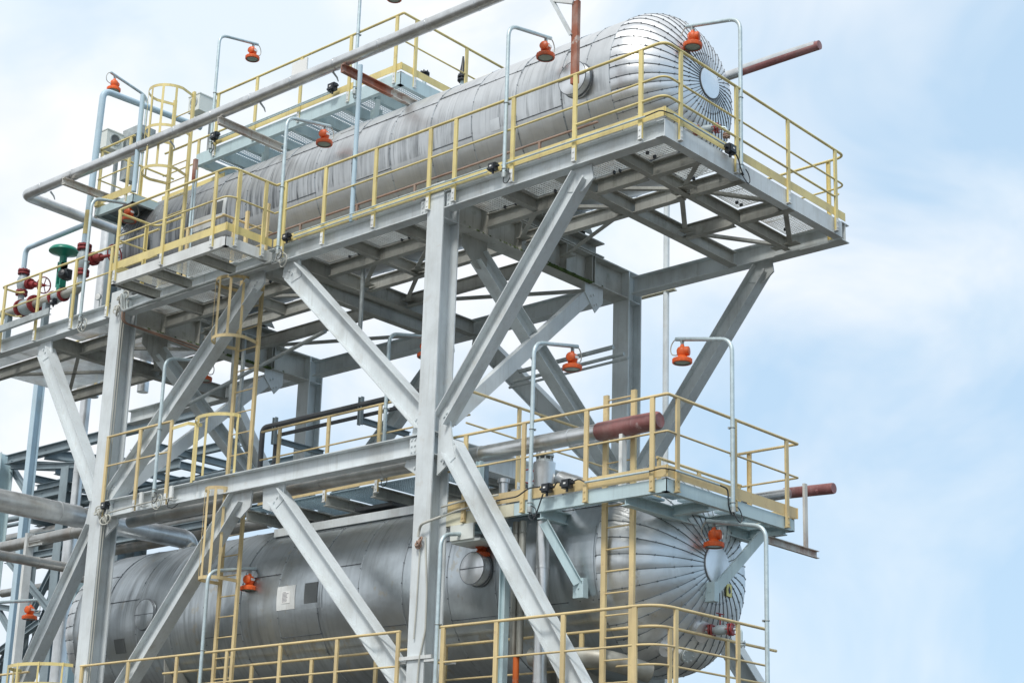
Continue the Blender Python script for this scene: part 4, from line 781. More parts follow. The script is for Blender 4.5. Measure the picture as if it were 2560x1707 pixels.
s = MB(); s.tube([(-9.087, 0.5, 12.42), (-9.073, 0.5, 12.86)], 0.0605, 24); tag(s.build('pipe_marker_band', 'yellow'), 'yellow marker band round the light blue riser', 'pipe marking')
pipe('blue_branch', 'light blue branch pipe from the left valve bending right behind the riser', [(-10.98, 0.5, 12.1), (-10.98, 0.5, 12.6), (-9.15, 0.5, 12.62)], 0.045, 'bluepipe', 0, 0.13)
mp_ = pipe('silver_pipe', 'straight dull silver pipe under the middle beam behind the front column', [(-7.0, 0.5, 7.04), (-0.9, 0.5, 7.07), (0.1, 0.5, 7.03)], 0.1, 'pipedull', 1.25)
mp2 = pipe('silver_pipe', 'bright silver pipe with maroon wrapped end above the blue middle platform', [(0.1, 0.5, 7.03), (2.52, 0.5, 7.02)], 0.105, 'pipeclad', 0.75)
s = MB(); s.rev([(0.0005, 0.0), (0.108, 0.0), (0.116, 0.02), (0.119, 0.5), (0.114, 0.9), (0.106, 0.925), (0.09, 0.94), (0.05, 0.932), (0.0005, 0.936)], (2.49, 0.5, 7.02), (1, 0, 0), 32); s.build('wrapped_end', 'redox', mp2)
s = MB(); s.chan((2.92, 0.47, 6.25), (2.92, 0.47, 6.92), 0.09, 0.05, (0, 1, 0), 1); tag(s.build('pipe_stand', 'white_steel'), 'pale upright channel under the maroon pipe end', 'pipe support')
s = MB(); s.tube([(2.1, 4.0, 13.38), (3.62, 4.0, 13.37)], 0.068, 28); ro = s.build('vent_pipe', 'redox'); tag(ro, 'rust red open pipe stub pointing right beyond the upper vessel end', 'pipe')
s = MB(); s.tube([(1.7, 4.0, 13.38), (2.3, 4.0, 13.38)], 0.073, 24); s.tube([(2.3, 3.99, 13.402), (3.0, 3.99, 13.400), (3.56, 3.992, 13.385)], [0.064, 0.063, 0.062], 24); tag(s.build('vent_pipe_sleeve', 'pipeclad'), 'silver sleeve over the upper side of the rust red stub', 'pipe')
s = MB(); s.tube([(1.9, 4.0, 6.86), (3.0, 4.0, 6.86)], 0.07, 24); s.build('x', 'pipeclad'); ob = bpy.data.objects['x']; ob.name = 'outlet_pipe'; tag(ob, 'silver pipe below the right edge of the blue middle platform leading to the maroon stub', 'pipe')
s = MB(); s.tube([(2.98, 4.0, 6.86), (3.74, 4.0, 6.83), (3.76, 4.0, 6.83)], [0.077, 0.077, 0.072], 28); s.tube([(3.52, 3.94, 6.82), (3.57, 3.88, 6.78)], 0.02, 10); tag(s.build('outlet_stub', 'redox'), 'maroon stub pipe pointing right beside the blue middle platform', 'pipe')
s = MB(); s.chan((3.33, 3.9, 6.0), (3.33, 3.9, 6.93), 0.07, 0.035, (0, 1, 0), 1); s.chan((3.42, 2.8, 5.96), (3.42, 3.98, 5.96), 0.1, 0.05, U, 1); s.build('x', 'rustwhite'); ob = bpy.data.objects['x']; ob.name = 'pipe_hanger'; tag(ob, 'pale weathered angle frame holding the maroon stub at right', 'pipe support')
RPst = thing('rusty_post', (2.3, 0.1, 11.3), 'rusty upright angle post with pale diagonal strut above the top walkway', 'post')
MB().chan((2.3, 0.1, 11.62), (2.3, 0.1, 12.8), 0.1, 0.06, (1, 0, 0), 1, 0.012).build('upright', 'rust', RPst); MB().chan((2.27, 0.1, 12.32), (1.87, 0.1, 13.05), 0.06, 0.04, (0, 1, 0), 1).build('strut', 'grey', RPst); MB().bar((2.28, 0.1, 12.78), (1.9, 0.1, 12.95), 0.05, 0.05, U).build('cross_piece', 'white_steel', RPst); MB().bar((2.3, 0.18, 12.8), (2.3, 0.02, 13.5), 0.03, 0.03, (1, 0, 0)).build('stay', 'white_steel', RPst)
# three dark pipes, grey pole, dark process pipes in the middle bay
for i, (xe, z) in enumerate(((0.6, 9.18), (0.8, 9.04), (0.87, 8.96))):
    s = MB(); s.tube([(-1.2 - i * 0.1, 3.15, z - 0.04), (xe, 3.15, z)], 0.034 - i * 0.007, 12); ob = s.build('loose_pipe', 'galvgrey'); tag(ob, ('topmost and thickest', 'middle', 'lowest and thinnest')[i] + ' of three grey pipes behind the front column at middle height', 'pipe', 'three parallel grey pipes')
GP = thing('tall_grey_pole', (-2.0, 8.0, 0), 'tall grey round pole far behind the right frame column', 'pole')
s = MB(); s.tube([(-2.05, 8.0, 0), (-2.05, 8.0, 11.9), (-2.05, 8, 11.92), (-2.05, 8, 17)], [0.055, 0.055, 0.055, 0.055], 16); s.build('pole_tube', 'grey', GP); s = MB(); s.isec((-2.75, 8, 12.1), (-1.85, 8, 12.1), 0.18, 0.12, U); s.build('cap_beam', 'cream', GP)
pipe('dark_pipe', 'upper dark coated pipe running behind the inner middle handrail', [(-6.35, 2.5, 8.2), (-6.35, 2.5, 8.93), (-1.6, 2.5, 8.93)], 0.045, 'darkpipe', 0, 0.12)
pipe('dark_pipe', 'lower dark coated pipe running behind the inner middle handrail', [(-8.4, 2.6, 8.25), (-6.12, 2.6, 8.25), (-6.12, 2.6, 8.78), (-2.9, 2.6, 8.78)], 0.032, 'darkpipe', 0, 0.12)
for i, (y, z, r_) in enumerate(((2.5, 8.13, .05), (2.55, 8.02, .05), (2.6, 7.88, .035), (2.65, 7.78, .035))):
    s = MB(); s.tube([(-10.2, y, z), (-6.1, y, z)], r_, 12); tag(s.build('floor_pipe', 'darkpipe'), ('highest', 'second', 'third', 'lowest')[i] + ' of the four dark pipes behind the left ladder cage', 'pipe', 'dark pipes in the left bay')
for i, x in enumerate((-6.04, -3.97)):
    s = MB(); s.isec((x, 2.5, 8.6), (x, 2.5, 9.06), 0.08, 0.06, (1, 0, 0)); s.isec((x, 2.5, 8.68), (x, 3.6, 8.68), 0.09, 0.07, U); tag(s.build('pipe_bracket', 'rack'), ('left', 'right')[i] + ' dark bracket carrying the two dark pipes in the middle bay', 'pipe support')
s = MB(); s.tube([(-7.4, 1.6, 9.25), (-3.9, 1.6, 9.9)], 0.032, 10); tag(s.build('stay_tube', 'galvgrey'), 'grey tube slanting across the left bay under the top walkway', 'tube')
for x, z0, z1, lab in ((-6.5, 9.0, 10.4, 'left'), (-6.25, 9.0, 10.4, 'right')):
    s = MB(); s.bar((x, 1.9, z0), (x, 1.9, z1), 0.06, 0.04, (0, 1, 0)); tag(s.build('hanger_bar', 'galvgrey'), lab + ' flat hanger bar dropping from the top walkway in the left bay', 'hanger')
# big Y-direction pipe and others at left
bp_ = pipe('large_pipe', 'thickest silver pipe passing behind the left column toward the lower vessel', [(-8.0, -2.6, 7.19), (-8.0, 0.2, 7.19)], 0.18, 'pipeclad', 1.5, 0.2)
pipe('large_nozzle_pipe', 'wide silver pipe length meeting the top left of the lower vessel', [(-8.0, 0.2, 7.19), (-8.0, 2.42, 7.19), (-7.98, 2.44, 6.6)], 0.165, 'pipeclad', 0.8, 0.16)
s = MB(); s.torus((-7.4, 2.05, 6.92), (1, 0, 0), 0.07, 0.03, 16, 8); tag(s.build('lifting_lug', 'grey_dark'), 'round eyed lifting lug on top of the lower vessel', 'lifting lug')
pipe('silver_pipe', 'slim silver pipe running left from the left column at lower height', [(-14.5, 2.05, 7.56), (-10.0, 2.05, 7.6), (-9.3, 2.05, 7.6)], 0.11, 'pipedull', 1.4)
pipe('silver_pipe', 'slim silver pipe slanting away just under the larger one at far left', [(-9.5, -1.6, 6.65), (-9.5, 3.2, 6.65)], 0.085, 'pipedull', 1.3)
pipe('vertical_pipe', 'tall silver vertical pipe just left of the left column', [(-13.15, 3.5, 8.0), (-13.15, 3.5, 11.05)], 0.1, 'pipeclad', 2.2)
pipe('vertical_pipe', 'thicker lower silver vertical pipe left of the left diagonal braces', [(-13.18, 3.5, 2.0), (-13.18, 3.5, 7.98)], 0.142, 'pipeclad', 1.7)
s = MB(); s.isec((-13.5, 3.5, 11.16), (-12.3, 3.5, 11.16), 0.2, 0.14, U); tag(s.build('pipe_cap_beam', 'grey_dark'), 'short grey beam across the top of the tall vertical pipe', 'beam')
pipe('upper_vertical_pipe', 'silver vertical pipe with tee behind the red valves at upper left', [(-12.2, 3.0, 10.6), (-12.2, 3.0, 14.1)], 0.13, 'pipeclad', 0)
pipe('upper_tee_pipe', 'silver elbow joining the vertical pipe below the upper left landing', [(-12.2, 3.0, 13.7), (-11.4, 3.6, 13.7), (-11.4, 3.6, 10.7)], 0.11, 'pipeclad', 0, 0.3)
s = MB(); s.isec((-10.68, 2.2, 10.6), (-10.68, 2.2, 14.0), 0.24, 0.2, (0, 1, 0)); tag(s.build('tower_post', 'rack'), 'dark upright post under the left landing beside the upper vessel end', 'post')
# pipes standing by the right ladder
pipe('downpipe', 'wide silver downpipe behind the lower right diagonal brace', [(1.64, 0.5, 3.6), (1.64, 0.5, 6.0)], 0.085, 'pipeclad', 0.7)
for i, (x, y) in enumerate(((1.19, 0.5), (1.3, 0.5))):
    s = MB(); s.tube([(x, y, 4.35), (x, y, 6.05)], 0.045, 12)
    for z in (4.9, 5.4, 5.9): s.torus((x, y, z), (0, 0, 1), 0.047, 0.006, 14, 6)
    tag(s.build('slim_pipe', 'sleeve'), ('left', 'right')[i] + ' of two slim foil wrapped pipes left of the wide downpipe', 'pipe', 'slim foil wrapped pipes')
s = MB(); s.tube([(1.25, 0.5, 3.5), (1.25, 0.5, 4.35)], 0.04, 12); tag(s.build('orange_pipe', 'orangepost'), 'orange pipe length below the slim wrapped pipes', 'pipe')
s = MB(); s.isec((1.2, 0.3, 3.6), (1.2, 0.3, 5.95), 0.1, 0.09, (1, 0, 0)); tag(s.build('slim_post', 'blue'), 'slim blue grey post right of the front column at lower level', 'post')
pipe('insulated_bend', 'dull insulated pipe bending under the belly of the lower vessel', [(1.4, 0.62, 4.35), (2.4, 0.75, 4.3), (2.7, 1.3, 4.15)], 0.12, 'sleeve', 0, 0.3)
# vertical valve cluster behind the mid-right railing
VC = thing('insulated_valve', (1.2, 1.0, 6.1), 'upright foil covered valve with pale flange under the bright silver pipe', 'valve')
MB().tube([(1.2, 1.0, 6.2), (1.2, 1.0, 6.3), (1.2, 1.0, 6.92)], [0.11, 0.13, 0.145], 12).build('foil_cover', 'pipeclad', VC)
s = MB(); s.disc((1.2, 1.0, 6.93), (0, 0, 1), 0.1, 0.03); s.disc((1.2, 1.0, 7.0), (0, 0, 1), 0.12, 0.03)
for j in range(8): s.bolt((1.2 + .1 * math.cos(j * .785), 1 + .1 * math.sin(j * .785), 6.9), (0, 0, 1), 0.012, 0.16)
s.build('flange_pair', 'galvgrey', VC); MB().disc((1.2, 1.0, 7.03), (0, 0, 1), 0.085, 0.07).build('top_cap', 'white', VC)
s = MB(); s.torus((1.02, 0.9, 6.75), (0.5, -0.8, 0), 0.09, 0.009, 24, 6); s.build('hand_wheel', 'red', VC)
pipe('foil_pipe', 'bright foil clad pipe sloping right from the upright covered valve', [(1.3, 1.2, 6.72), (2.0, 1.25, 6.45), (2.5, 1.3, 6.3)], 0.12, 'pipeclad', 0.4, 0.1)
pipe('foil_pipe', 'shorter foil clad pipe lying on the blue platform deck', [(0.9, 0.75, 6.45), (1.6, 0.8, 6.38)], 0.11, 'pipeclad', 0.35, 0.1)
s = MB(); s.tube([(0.86, 0.6, 6.2), (0.86, 0.6, 6.62)], 0.06, 14); s.disc((0.86, 0.6, 6.62), (0, 0, 1), 0.08, 0.05); tag(s.build('valve_sleeve', 'pipeclad'), 'small capped upright sleeve left of the foil covered valve', 'valve')
s = MB(); s.isec((0.62, 0.4, 6.17), (0.62, 0.4, 6.9), 0.08, 0.08, (1, 0, 0)); tag(s.build('pipe_stand', 'blue'), 'blue grey stub post under the bright silver pipe', 'pipe support')
s = MB(); s.isec((-0.12 + .35, 0.9, 6.65), (0.23, 0.9, 7.0), 0.1, 0.08, (1, 0, 0)); s.build('x', 'rack'); ob = bpy.data.objects['x']; ob.name = 'pipe_stand'; tag(ob, 'short dark stand below the silver pipe just right of the front column', 'pipe support')

# ------------------------------------------------------------------ mid-level decks
MD = thing('inner_walkway', (-2, 2, 7.0), 'dark inner walkway deck seen from below above the lower vessel', 'platform')
MB().chan((-4.3, 1.18, 6.66), (-0.9, 1.18, 6.66), 0.12, 0.07, U, -1).build('edge_channel', 'grey', MD)
MB().chan((-5.0, 3.3, 7.02), (0.0, 3.3, 7.02), 0.2, 0.07, U, 1).build('edge_channel', 'rack', MD)
for x in (-5.0, -4.2, -3.2, -2.2, -1.2, -0.3): MB().isec((x, 1.2, 7.03), (x, 3.3, 7.03), 0.16, 0.1, U).build('cross_beam', 'grey_dark', MD)
MB().isec((-4.9, 2.2, 7.02), (-0.4, 2.2, 7.02), 0.12, 0.08, U).build('cross_beam', 'grey_dark', MD)
for x0, x1 in ((-4.95, -4.25), (-4.15, -3.25), (-3.15, -2.25), (-2.15, -1.25), (-1.15, -0.35)): grating_mb(x0, 1.22, x1, 3.25, 7.14, 'y').build('grating_panel', 'grating_blue', MD)
MB().box((-2.9, 1.5, 6.88), (-2.1, 3.2, 6.93)).build('drip_plate', 'darkpipe', MD); MB().box((-4.6, 1.8, 6.9), (-3.9, 2.9, 6.94)).build('drip_plate', 'darkpipe', MD)
BPf = thing('blue_platform', (2.2, 1.3, 5.99), 'pale blue steel platform round the right end of the lower vessel', 'platform')
MB().chan((1.56, 0.0, 6.07), (3.92, 0.0, 6.07), 0.16, 0.07, U, -1).build('edge_channel', 'blue', BPf); MB().chan((3.92, 0.0, 6.07), (3.92, 2.74, 6.07), 0.16, 0.07, U, -1).build('edge_channel', 'blue', BPf)
MB().chan((0.3, 0.0, 6.07), (1.555, 0.0, 6.07), 0.16, 0.07, U, -1).build('edge_channel', 'cream', BPf)
MB().chan((3.92, 2.74, 6.07), (2.9, 2.74, 6.07), 0.16, 0.07, U, -1).build('edge_channel', 'blue', BPf)
for a, b in (((1.98, 0.02), (1.98, 0.95)), ((3.3, 0.02), (3.3, 2.72)), ((0.6, 0.02), (0.6, 0.9))): MB().isec((a[0], a[1], 5.98), (b[0], b[1], 5.98), 0.15, 0.1, U).build('cross_beam', 'blue', BPf)
for a, b in (((0.3, 0.93), (3.24, 0.93)), ((3.35, 1.7), (3.86, 1.7)), ((3.0, 2.62), (3.86, 2.62)), ((3.35, 0.93), (3.86, 0.93))): MB().isec((a[0], a[1], 6.0), (b[0], b[1], 6.0), 0.13, 0.09, U).build('cross_beam', 'blue', BPf)
for q in ((0.35, 0.06, 1.9, 0.88), (2.06, 0.06, 3.24, 0.88), (3.36, 0.06, 3.86, 0.88), (3.36, 0.98, 3.86, 1.64), (3.36, 1.76, 3.86, 2.56)): grating_mb(*q, 6.15, 'x', 0.033, 0.024).build('grating_panel', 'grating_blue', BPf)
def strut(p0, p1, m_='blue'): MB().chan(p0, p1, 0.12, 0.06, (0, 0, 1), 1).build('strut', m_, BPf)
strut((2.0, 0.06, 5.86), (2.33, 0.34, 5.11)); strut((3.74, 2.3, 5.9), (3.46, 1.64, 5.11)); 
for c in ((2.34, 0.40, 5.06), (3.44, 1.60, 5.09)):
    s = MB(); s.box((c[0] - 0.09, c[1] - 0.05, c[2] - 0.12), (c[0] + 0.07, c[1] + 0.05, c[2] + 0.12)); s.bolt((c[0], c[1] - 0.05, c[2]), (0, -1, 0)); s.build('strut_pad', 'blue', BPf)
s = MB(); s.box((0.5, -0.03, 5.78), (0.9, 0.0, 5.98)); s.box((0.5, 0.0, 5.75), (1.0, 0.4, 5.78)); s.build('cover_box', 'cabinet', BPf)
LD = thing('lower_deck', (-2, 0.5, 3.6), 'lower walkway deck at the foot of the big vessel', 'platform')
for q in ((-7.0, 0.0, -0.2, 0.95), (0.2, 0.0, 3.85, 0.95), (3.0, 0.98, 3.85, 4.0)): grating_mb(*q, ZL, 'y', 0.06).build('grating_panel', 'grating', LD)
for x in (-6.0, -4.0, -2.0, 2.0, 3.0): MB().isec((x, 0.2, 3.56), (x, 4.1, 3.56), 0.2, 0.1, U).build('cross_beam', 'grey_dark', LD)
# ------------------------------------------------------------------ valves on the left walkway
def wheel(c, ax, r, m_='red', spokes=5):
    s = MB(); c = Vector(c); ax = Vector(ax).normalized(); s.torus(c, ax, r, 0.012, 32, 8); u, v = s.frame(c, c + ax, U)
    for k in range(spokes): a = 2 * math.pi * k / spokes + 0.4; s.tube([c, c + (u * math.cos(a) + v * math.sin(a)) * r], 0.008, 6)
    s.disc(c - ax * 0.02, ax, 0.028, 0.04, 12); return s
def flange(s, c, ax, r, t=0.03, n=8):
    c = Vector(c); ax = Vector(ax).normalized(); s.disc(c, ax, r, t, 28); u, v = s.frame(c, c + ax, U if abs(ax.z) < .9 else (1, 0, 0))
    for j in range(n): a = 2 * math.pi * j / n; s.bolt(c - ax * 0.015 + (u * math.cos(a) + v * math.sin(a)) * r * 0.82, ax, 0.012, t + 0.03)
def gate_valve(label, x, y, z, sc_, out):
    """vertical line with a body and a bonnet reaching sideways (out) to a hand wheel"""
    V = thing('gate_valve', (x, y, z), label, 'valve'); o = Vector((x, y, z)); out = Vector(out).normalized(); k = sc_
    s = MB(); s.tube([o + Vector((0, 0, -0.5 * k)), o + Vector((0, 0, 0.26 * k))], 0.065 * k, 20); s.rev([(0.06 * k, -0.2 * k), (0.11 * k, -0.1 * k), (0.13 * k, 0), (0.11 * k, 0.1 * k), (0.06 * k, 0.2 * k)], o, (0, 0, 1), 24); s.tube([o, o + out * 0.2 * k], 0.085 * k, 20); s.build('body', 'valvegrey', V)
    s = MB()
    for q in (-0.27, -0.21, 0.2, 0.26): flange(s, o + Vector((0, 0, q * k)), (0, 0, 1), 0.125 * k, 0.035 * k)
    flange(s, o + out * 0.2 * k, out, 0.12 * k, 0.03 * k); flange(s, o + out * 0.25 * k, out, 0.12 * k, 0.03 * k); s.build('flanges', 'red', V)
    s = MB(); s.tube([o + out * 0.27 * k, o + out * 0.34 * k, o + out * 0.5 * k, o + out * 0.8 * k], [0.075 * k, 0.05 * k, 0.03 * k, 0.014], 14); s.tube([o + out * 0.30 * k, o + out * 0.42 * k], 0.07 * k, 14); s.build('bonnet', 'red', V)
    wheel(o + out * 0.72 * k, out, 0.17 * k).build('hand_wheel', 'red', V)
gate_valve('grey gate valve with red flanges at the far left end of the walkway', -10.96, 0.5, 11.93, 0.85, (1, 0.12, -0.25))
gate_valve('red gate valve with large hand wheel under the light blue riser', -9.09, 0.5, 11.93, 1.0, (0.95, 0.2, 0.0))
CV = thing('control_valve', (-9.7, 0.5, 11.4), 'green control valve with wide mushroom shaped actuator between the two red valves', 'valve')
s = MB(); s.rev([(0.0005, 0.9), (0.10, 0.895), (0.22, 0.86), (0.255, 0.82), (0.262, 0.8), (0.262, 0.785), (0.22, 0.775), (0.10, 0.73), (0.06, 0.70)], (-9.72, 0.5, 11.45), (0, 0, 1), 40); s.build('actuator_dome', 'green', CV)
s = MB(); s.tube([(-9.72, 0.5, 12.0), (-9.72, 0.5, 12.2)], 0.065, 18); s.box((-9.79, 0.44, 11.58), (-9.76, 0.56, 12.05)); s.box((-9.68, 0.44, 11.58), (-9.65, 0.56, 12.05)); s.box((-9.79, 0.44, 11.86), (-9.65, 0.56, 12.02)); s.tube([(-9.72, .5, 11.5), (-9.72, .5, 11.62)], 0.07, 18); s.build('yoke', 'green', CV)
s = MB(); s.tube([(-9.72, 0.5, 11.5), (-9.72, 0.5, 12.0)], 0.014, 8); s.rev([(0.05, 0), (0.09, 0.04), (0.09, 0.1), (0.05, 0.14)], (-9.72, 0.5, 11.38), (0, 0, 1), 18); s.build('stem', 'galvgrey', CV)
s = MB(); s.rev([(0.0005, 0), (0.08, 0.01), (0.09, 0.08), (0.06, 0.14), (0.0005, 0.15)], (-9.5, 0.42, 11.72), (0.5, -0.8, 0.1), 12); s.box((-9.55, 0.4, 11.66), (-9.42, 0.52, 11.84)); s.build('positioner', 'black', CV)
HP = thing('valve_header', (-10.3, 0.5, 11.42), 'horizontal grey header pipe with red flanges running below the green valve', 'pipe')
MB().tube([(-11.5, 0.5, 11.43), (-9.2, 0.5, 11.41), (-9.08, 0.5, 11.5)], 0.075, 20).build('pipe_body', 'sleeve', HP)
for x in (-10.92, -10.5):
    s = MB(); flange(s, (x, 0.5, 11.43), (1, 0, 0), 0.165, 0.04, 12); s.build('flange', 'red', HP)
for x in (-9.92, -9.62):
    s = MB(); flange(s, (x, 0.5, 11.42), (1, 0, 0), 0.125, 0.04, 10); s.build('flange', 'red', HP)
MB().rev([(0.08, 0), (0.14, 0.06), (0.14, 0.3), (0.08, 0.36)], (-10.88, 0.5, 11.43), (1, 0, 0), 24).build('body_swell', 'valvegrey', HP)
MB().rev([(0.07, 0), (0.11, 0.05), (0.11, 0.2), (0.07, 0.26)], (-9.88, 0.5, 11.42), (1, 0, 0), 24).build('body_swell', 'valvegrey', HP)
for x in (-10.1, -9.25, -11.3): MB().bar((x, 0.5, 10.64), (x, 0.5, 11.36), 0.1, 0.1, (0, 1, 0)).build('stand', 'rack', HP)
GA = thing('pressure_gauge', (-8.0, 0.3, 11.0), 'small round pressure gauge with white face on the left walkway', 'gauge')
MB().disc((-8.05, 0.2, 10.95), (0.3, -0.95, 0), 0.06, 0.03, 24).build('case', 'galvgrey', GA); MB().disc((-8.04, 0.169, 10.95), (0.3, -0.95, 0), 0.052, 0.003, 24).build('dial', 'white', GA); MB().tube([(-8.05, 0.22, 10.66), (-8.05, 0.22, 10.9)], 0.01, 8).build('stem', 'galvgrey', GA)
s = MB(); s.chan((-10.6, -0.16, 10.78), (-8.95, -0.16, 10.8), 0.11, 0.06, U, -1); tag(s.build('cable_tray', 'galvgrey'), 'grey cable tray in front of the left walkway beam', 'cable tray')
s = MB(); s.tube(fillet([(-2.4, 0.95, 9.25), (-2.4, 0.95, 10.52), (-2.33, 0.95, 10.56)], 0.03), 0.034, 12); tag(s.build('drain_drop', 'galvgrey'), 'grey pipe hanging down from the walkway grating left of the front column', 'pipe')
# ------------------------------------------------------------------ conduits, junction boxes and cable tangles
def jbox(label, c, n_, w=0.12):
    J = thing('junction_box', tuple(c), label, 'junction box', 'black junction boxes'); c = Vector(c); n_ = Vector(n_); t_ = Vector((-n_.y, n_.x, 0))
    MB().bar(c - Vector((0, 0, w * .42)), c + Vector((0, 0, w * .42)), w * 0.55, w, t_).build('box', 'black', J)
    s = MB(); s.bar(c + n_ * (w * 0.27 + .008) - Vector((0, 0, w * .34)), c + n_ * (w * 0.27 + .008) + Vector((0, 0, w * .34)), 0.02, w * .8, t_); s.build('lid', 'black', J)
    for q0, q1 in ((t_ * w * .45, t_ * w * .85), (-t_ * w * .45, -t_ * w * .85), (Vector((0, 0, -w * .4)), Vector((0, 0, -w * .75)))): MB().tube([c + q0, c + q1], w * 0.13, 10).build('cable_gland', 'black', J)
    s = MB(); s.bar(c + n_ * (w * 0.27 + 0.021) - Vector((0, 0, 0.01)), c + n_ * (w * 0.27 + 0.021) + Vector((0, 0, 0.01)), 0.002, 0.035, t_); s.build('white_tag', 'white', J)
jbox('black junction box on the top walkway toe board right of the bump-out', (-2.95, -0.09, 10.70), (0, -1, 0))
jbox('black junction box on the top walkway beside the pole left of the rusty post', (1.12, -0.09, 10.70), (0, -1, 0))
jbox('black junction box at the right end toe board of the top walkway', (3.93, 1.27, 10.66), (1, 0, 0), 0.14)
jbox('left black junction box on the blue middle platform toe board', (2.18, -0.1, 6.24), (0, -1, 0), 0.13)
jbox('right black junction box on the blue middle platform toe board', (2.50, -0.1, 6.25), (0, -1, 0), 0.13)
jbox('black junction box on the rooftop platform toe board', (-3.98, 1.5, 14.06), (0, -1, 0), 0.15)
jbox('black junction box at the left end of the rooftop platform', (-6.98, 1.5, 14.06), (0, -1, 0), 0.15)
jbox('black junction box at the left column by the middle beam', (-6.88, -0.08, 7.18), (0, -1, 0), 0.13)
jbox('black junction box on the left walkway behind the yellow post', (-9.0, -0.05, 11.0), (0, -1, 0), 0.12)
def cable(label, pts, r, m_='galv', name='conduit', cat='conduit', f=0.05):
    s = MB(); s.tube(fillet(pts, f, 4), r, 8); return tag(s.build(name, m_), label, cat)
cable('upper thin conduit along the front toe board of the top walkway', [(-2.82, -0.065, 10.735), (1.0, -0.065, 10.735)], 0.011)
cable('lower thin conduit along the front toe board of the top walkway', [(-2.82, -0.068, 10.675), (1.0, -0.068, 10.675)], 0.011)
cable('thin conduit on the front toe board left of the top right corner', [(1.25, -0.065, 10.70), (3.6, -0.065, 10.70)], 0.012)
cable('black cable link round the top right corner of the walkway', [(3.6, -0.065, 10.70), (3.85, -0.09, 10.70), (3.9, 0.1, 10.70)], 0.008, 'cable', 'cable', 'cable')
cable('thin conduit on the right end toe board of the top walkway', [(3.905, 0.1, 10.70), (3.905, 1.17, 10.70)], 0.012)
cable('black cable hanging from the right end junction box', [(3.93, 1.36, 10.66), (3.93, 1.45, 10.6), (3.93, 1.5, 10.48), (3.92, 1.58, 10.42)], 0.009, 'cable', 'cable', 'cable')
cable('thin conduit along the blue platform toe board', [(2.75, -0.068, 6.24), (3.72, -0.068, 6.24)], 0.014)
cable('black cable looping between the two blue platform boxes', [(2.3, -0.1, 6.25), (2.36, -0.12, 6.3), (2.42, -0.1, 6.26)], 0.009, 'cable', 'cable', 'cable')
cable('black cable from the right box to the blue platform conduit', [(2.6, -0.1, 6.27), (2.68, -0.1, 6.29), (2.76, -0.07, 6.24)], 0.009, 'cable', 'cable', 'cable')
cable('black cable round the corner of the blue platform', [(3.72, -0.068, 6.24), (3.92, -0.09, 6.25), (4.0, 0.06, 6.24)], 0.009, 'cable', 'cable', 'cable')
cable('thin conduit on the right side toe board of the blue platform', [(4.0, 0.06, 6.24), (4.0, 0.95, 6.24)], 0.014)
cable('black cable dropping beside the corner pole of the blue platform', [(4.0, 0.95, 6.24), (4.02, 1.1, 6.22), (4.02, 1.12, 6.0), (4.0, 1.2, 5.93)], 0.01, 'cable', 'cable', 'cable')
cable('black cable from the left box down to the pole foot of the blue platform', [(2.12, -0.1, 6.18), (2.05, -0.1, 6.02), (2.0, -0.1, 5.9), (1.92, -0.09, 5.96)], 0.009, 'cable', 'cable', 'cable')
cable('black cable curving up to the left box from the grey conduits', [(1.35, -0.07, 6.2), (1.7, -0.08, 6.2), (1.9, -0.09, 6.28), (2.08, -0.1, 6.27)], 0.009, 'cable', 'cable', 'cable')
cable('upper pale conduit left of the blue platform boxes', [(0.35, -0.06, 6.24), (0.7, -0.07, 6.27), (1.35, -0.07, 6.27)], 0.014, 'cablegrey')
cable('lower pale conduit left of the blue platform boxes', [(0.3, -0.06, 6.1), (0.65, -0.07, 6.16), (1.35, -0.07, 6.2)], 0.014, 'cablegrey')
cable('pale curved conduit hooking onto the front column', [(0.4, -0.05, 6.12), (0.1, -0.1, 6.05), (0.02, -0.05, 6.0), (0.0, -0.05, 5.9)], 0.018, 'cablegrey')
cable('left pale cable running down the front column face', [(0.02, -0.025, 5.9), (0.0, -0.025, 5.0), (-0.02, -0.025, 4.6)], 0.010, 'cablegrey', 'cable', 'cable')
cable('right pale cable running down inside the front column recess', [(0.1, -0.02, 5.9), (0.16, -0.01, 5.2), (0.165, -0.01, 4.7), (0.1, -0.03, 4.35), (0.06, -0.03, 3.7)], 0.012, 'cablegrey', 'cable', 'cable')
cable('conduit riser along the edge of the left column', [(XL + 0.165, 0.02, 4.0), (XL + 0.165, 0.02, 10.7)], 0.010, 'cablegrey')
cable('second conduit riser tight along the left column', [(XL + 0.165, 0.06, 4.0), (XL + 0.165, 0.06, 10.7)], 0.009, 'cablegrey')
# cable tangles at the left column
for lab, c0 in (('tangle of pale cable loops where the middle beam meets the left column', (-6.95, -0.06, 7.12)), ('loops of pale cable on the left walkway beam by the column', (-7.0, -0.05, 10.62))):
    s = MB()
    for k in range(9):
        rr = random.uniform(0.035, 0.09); c = Vector(c0) + Vector((random.uniform(-0.14, 0.14), random.uniform(-0.03, 0.0), random.uniform(-0.2, 0.1))); s.torus(c, (random.uniform(-1, 1), 1, random.uniform(-.6, .6)), rr, 0.011, 18, 6)
    tag(s.build('cable_tangle', 'cablegrey'), lab, 'cable')
s = MB()
for k in range(5): s.torus((0.02 + random.uniform(-.03, .03), -0.05, 5.83 + random.uniform(-.04, .04)), (random.uniform(-1, 1), 1, random.uniform(-1, 1)), 0.04, 0.012, 12, 6)
tag(s.build('cable_knot', 'brown'), 'brown tied knot of wire on the front column', 'cable')
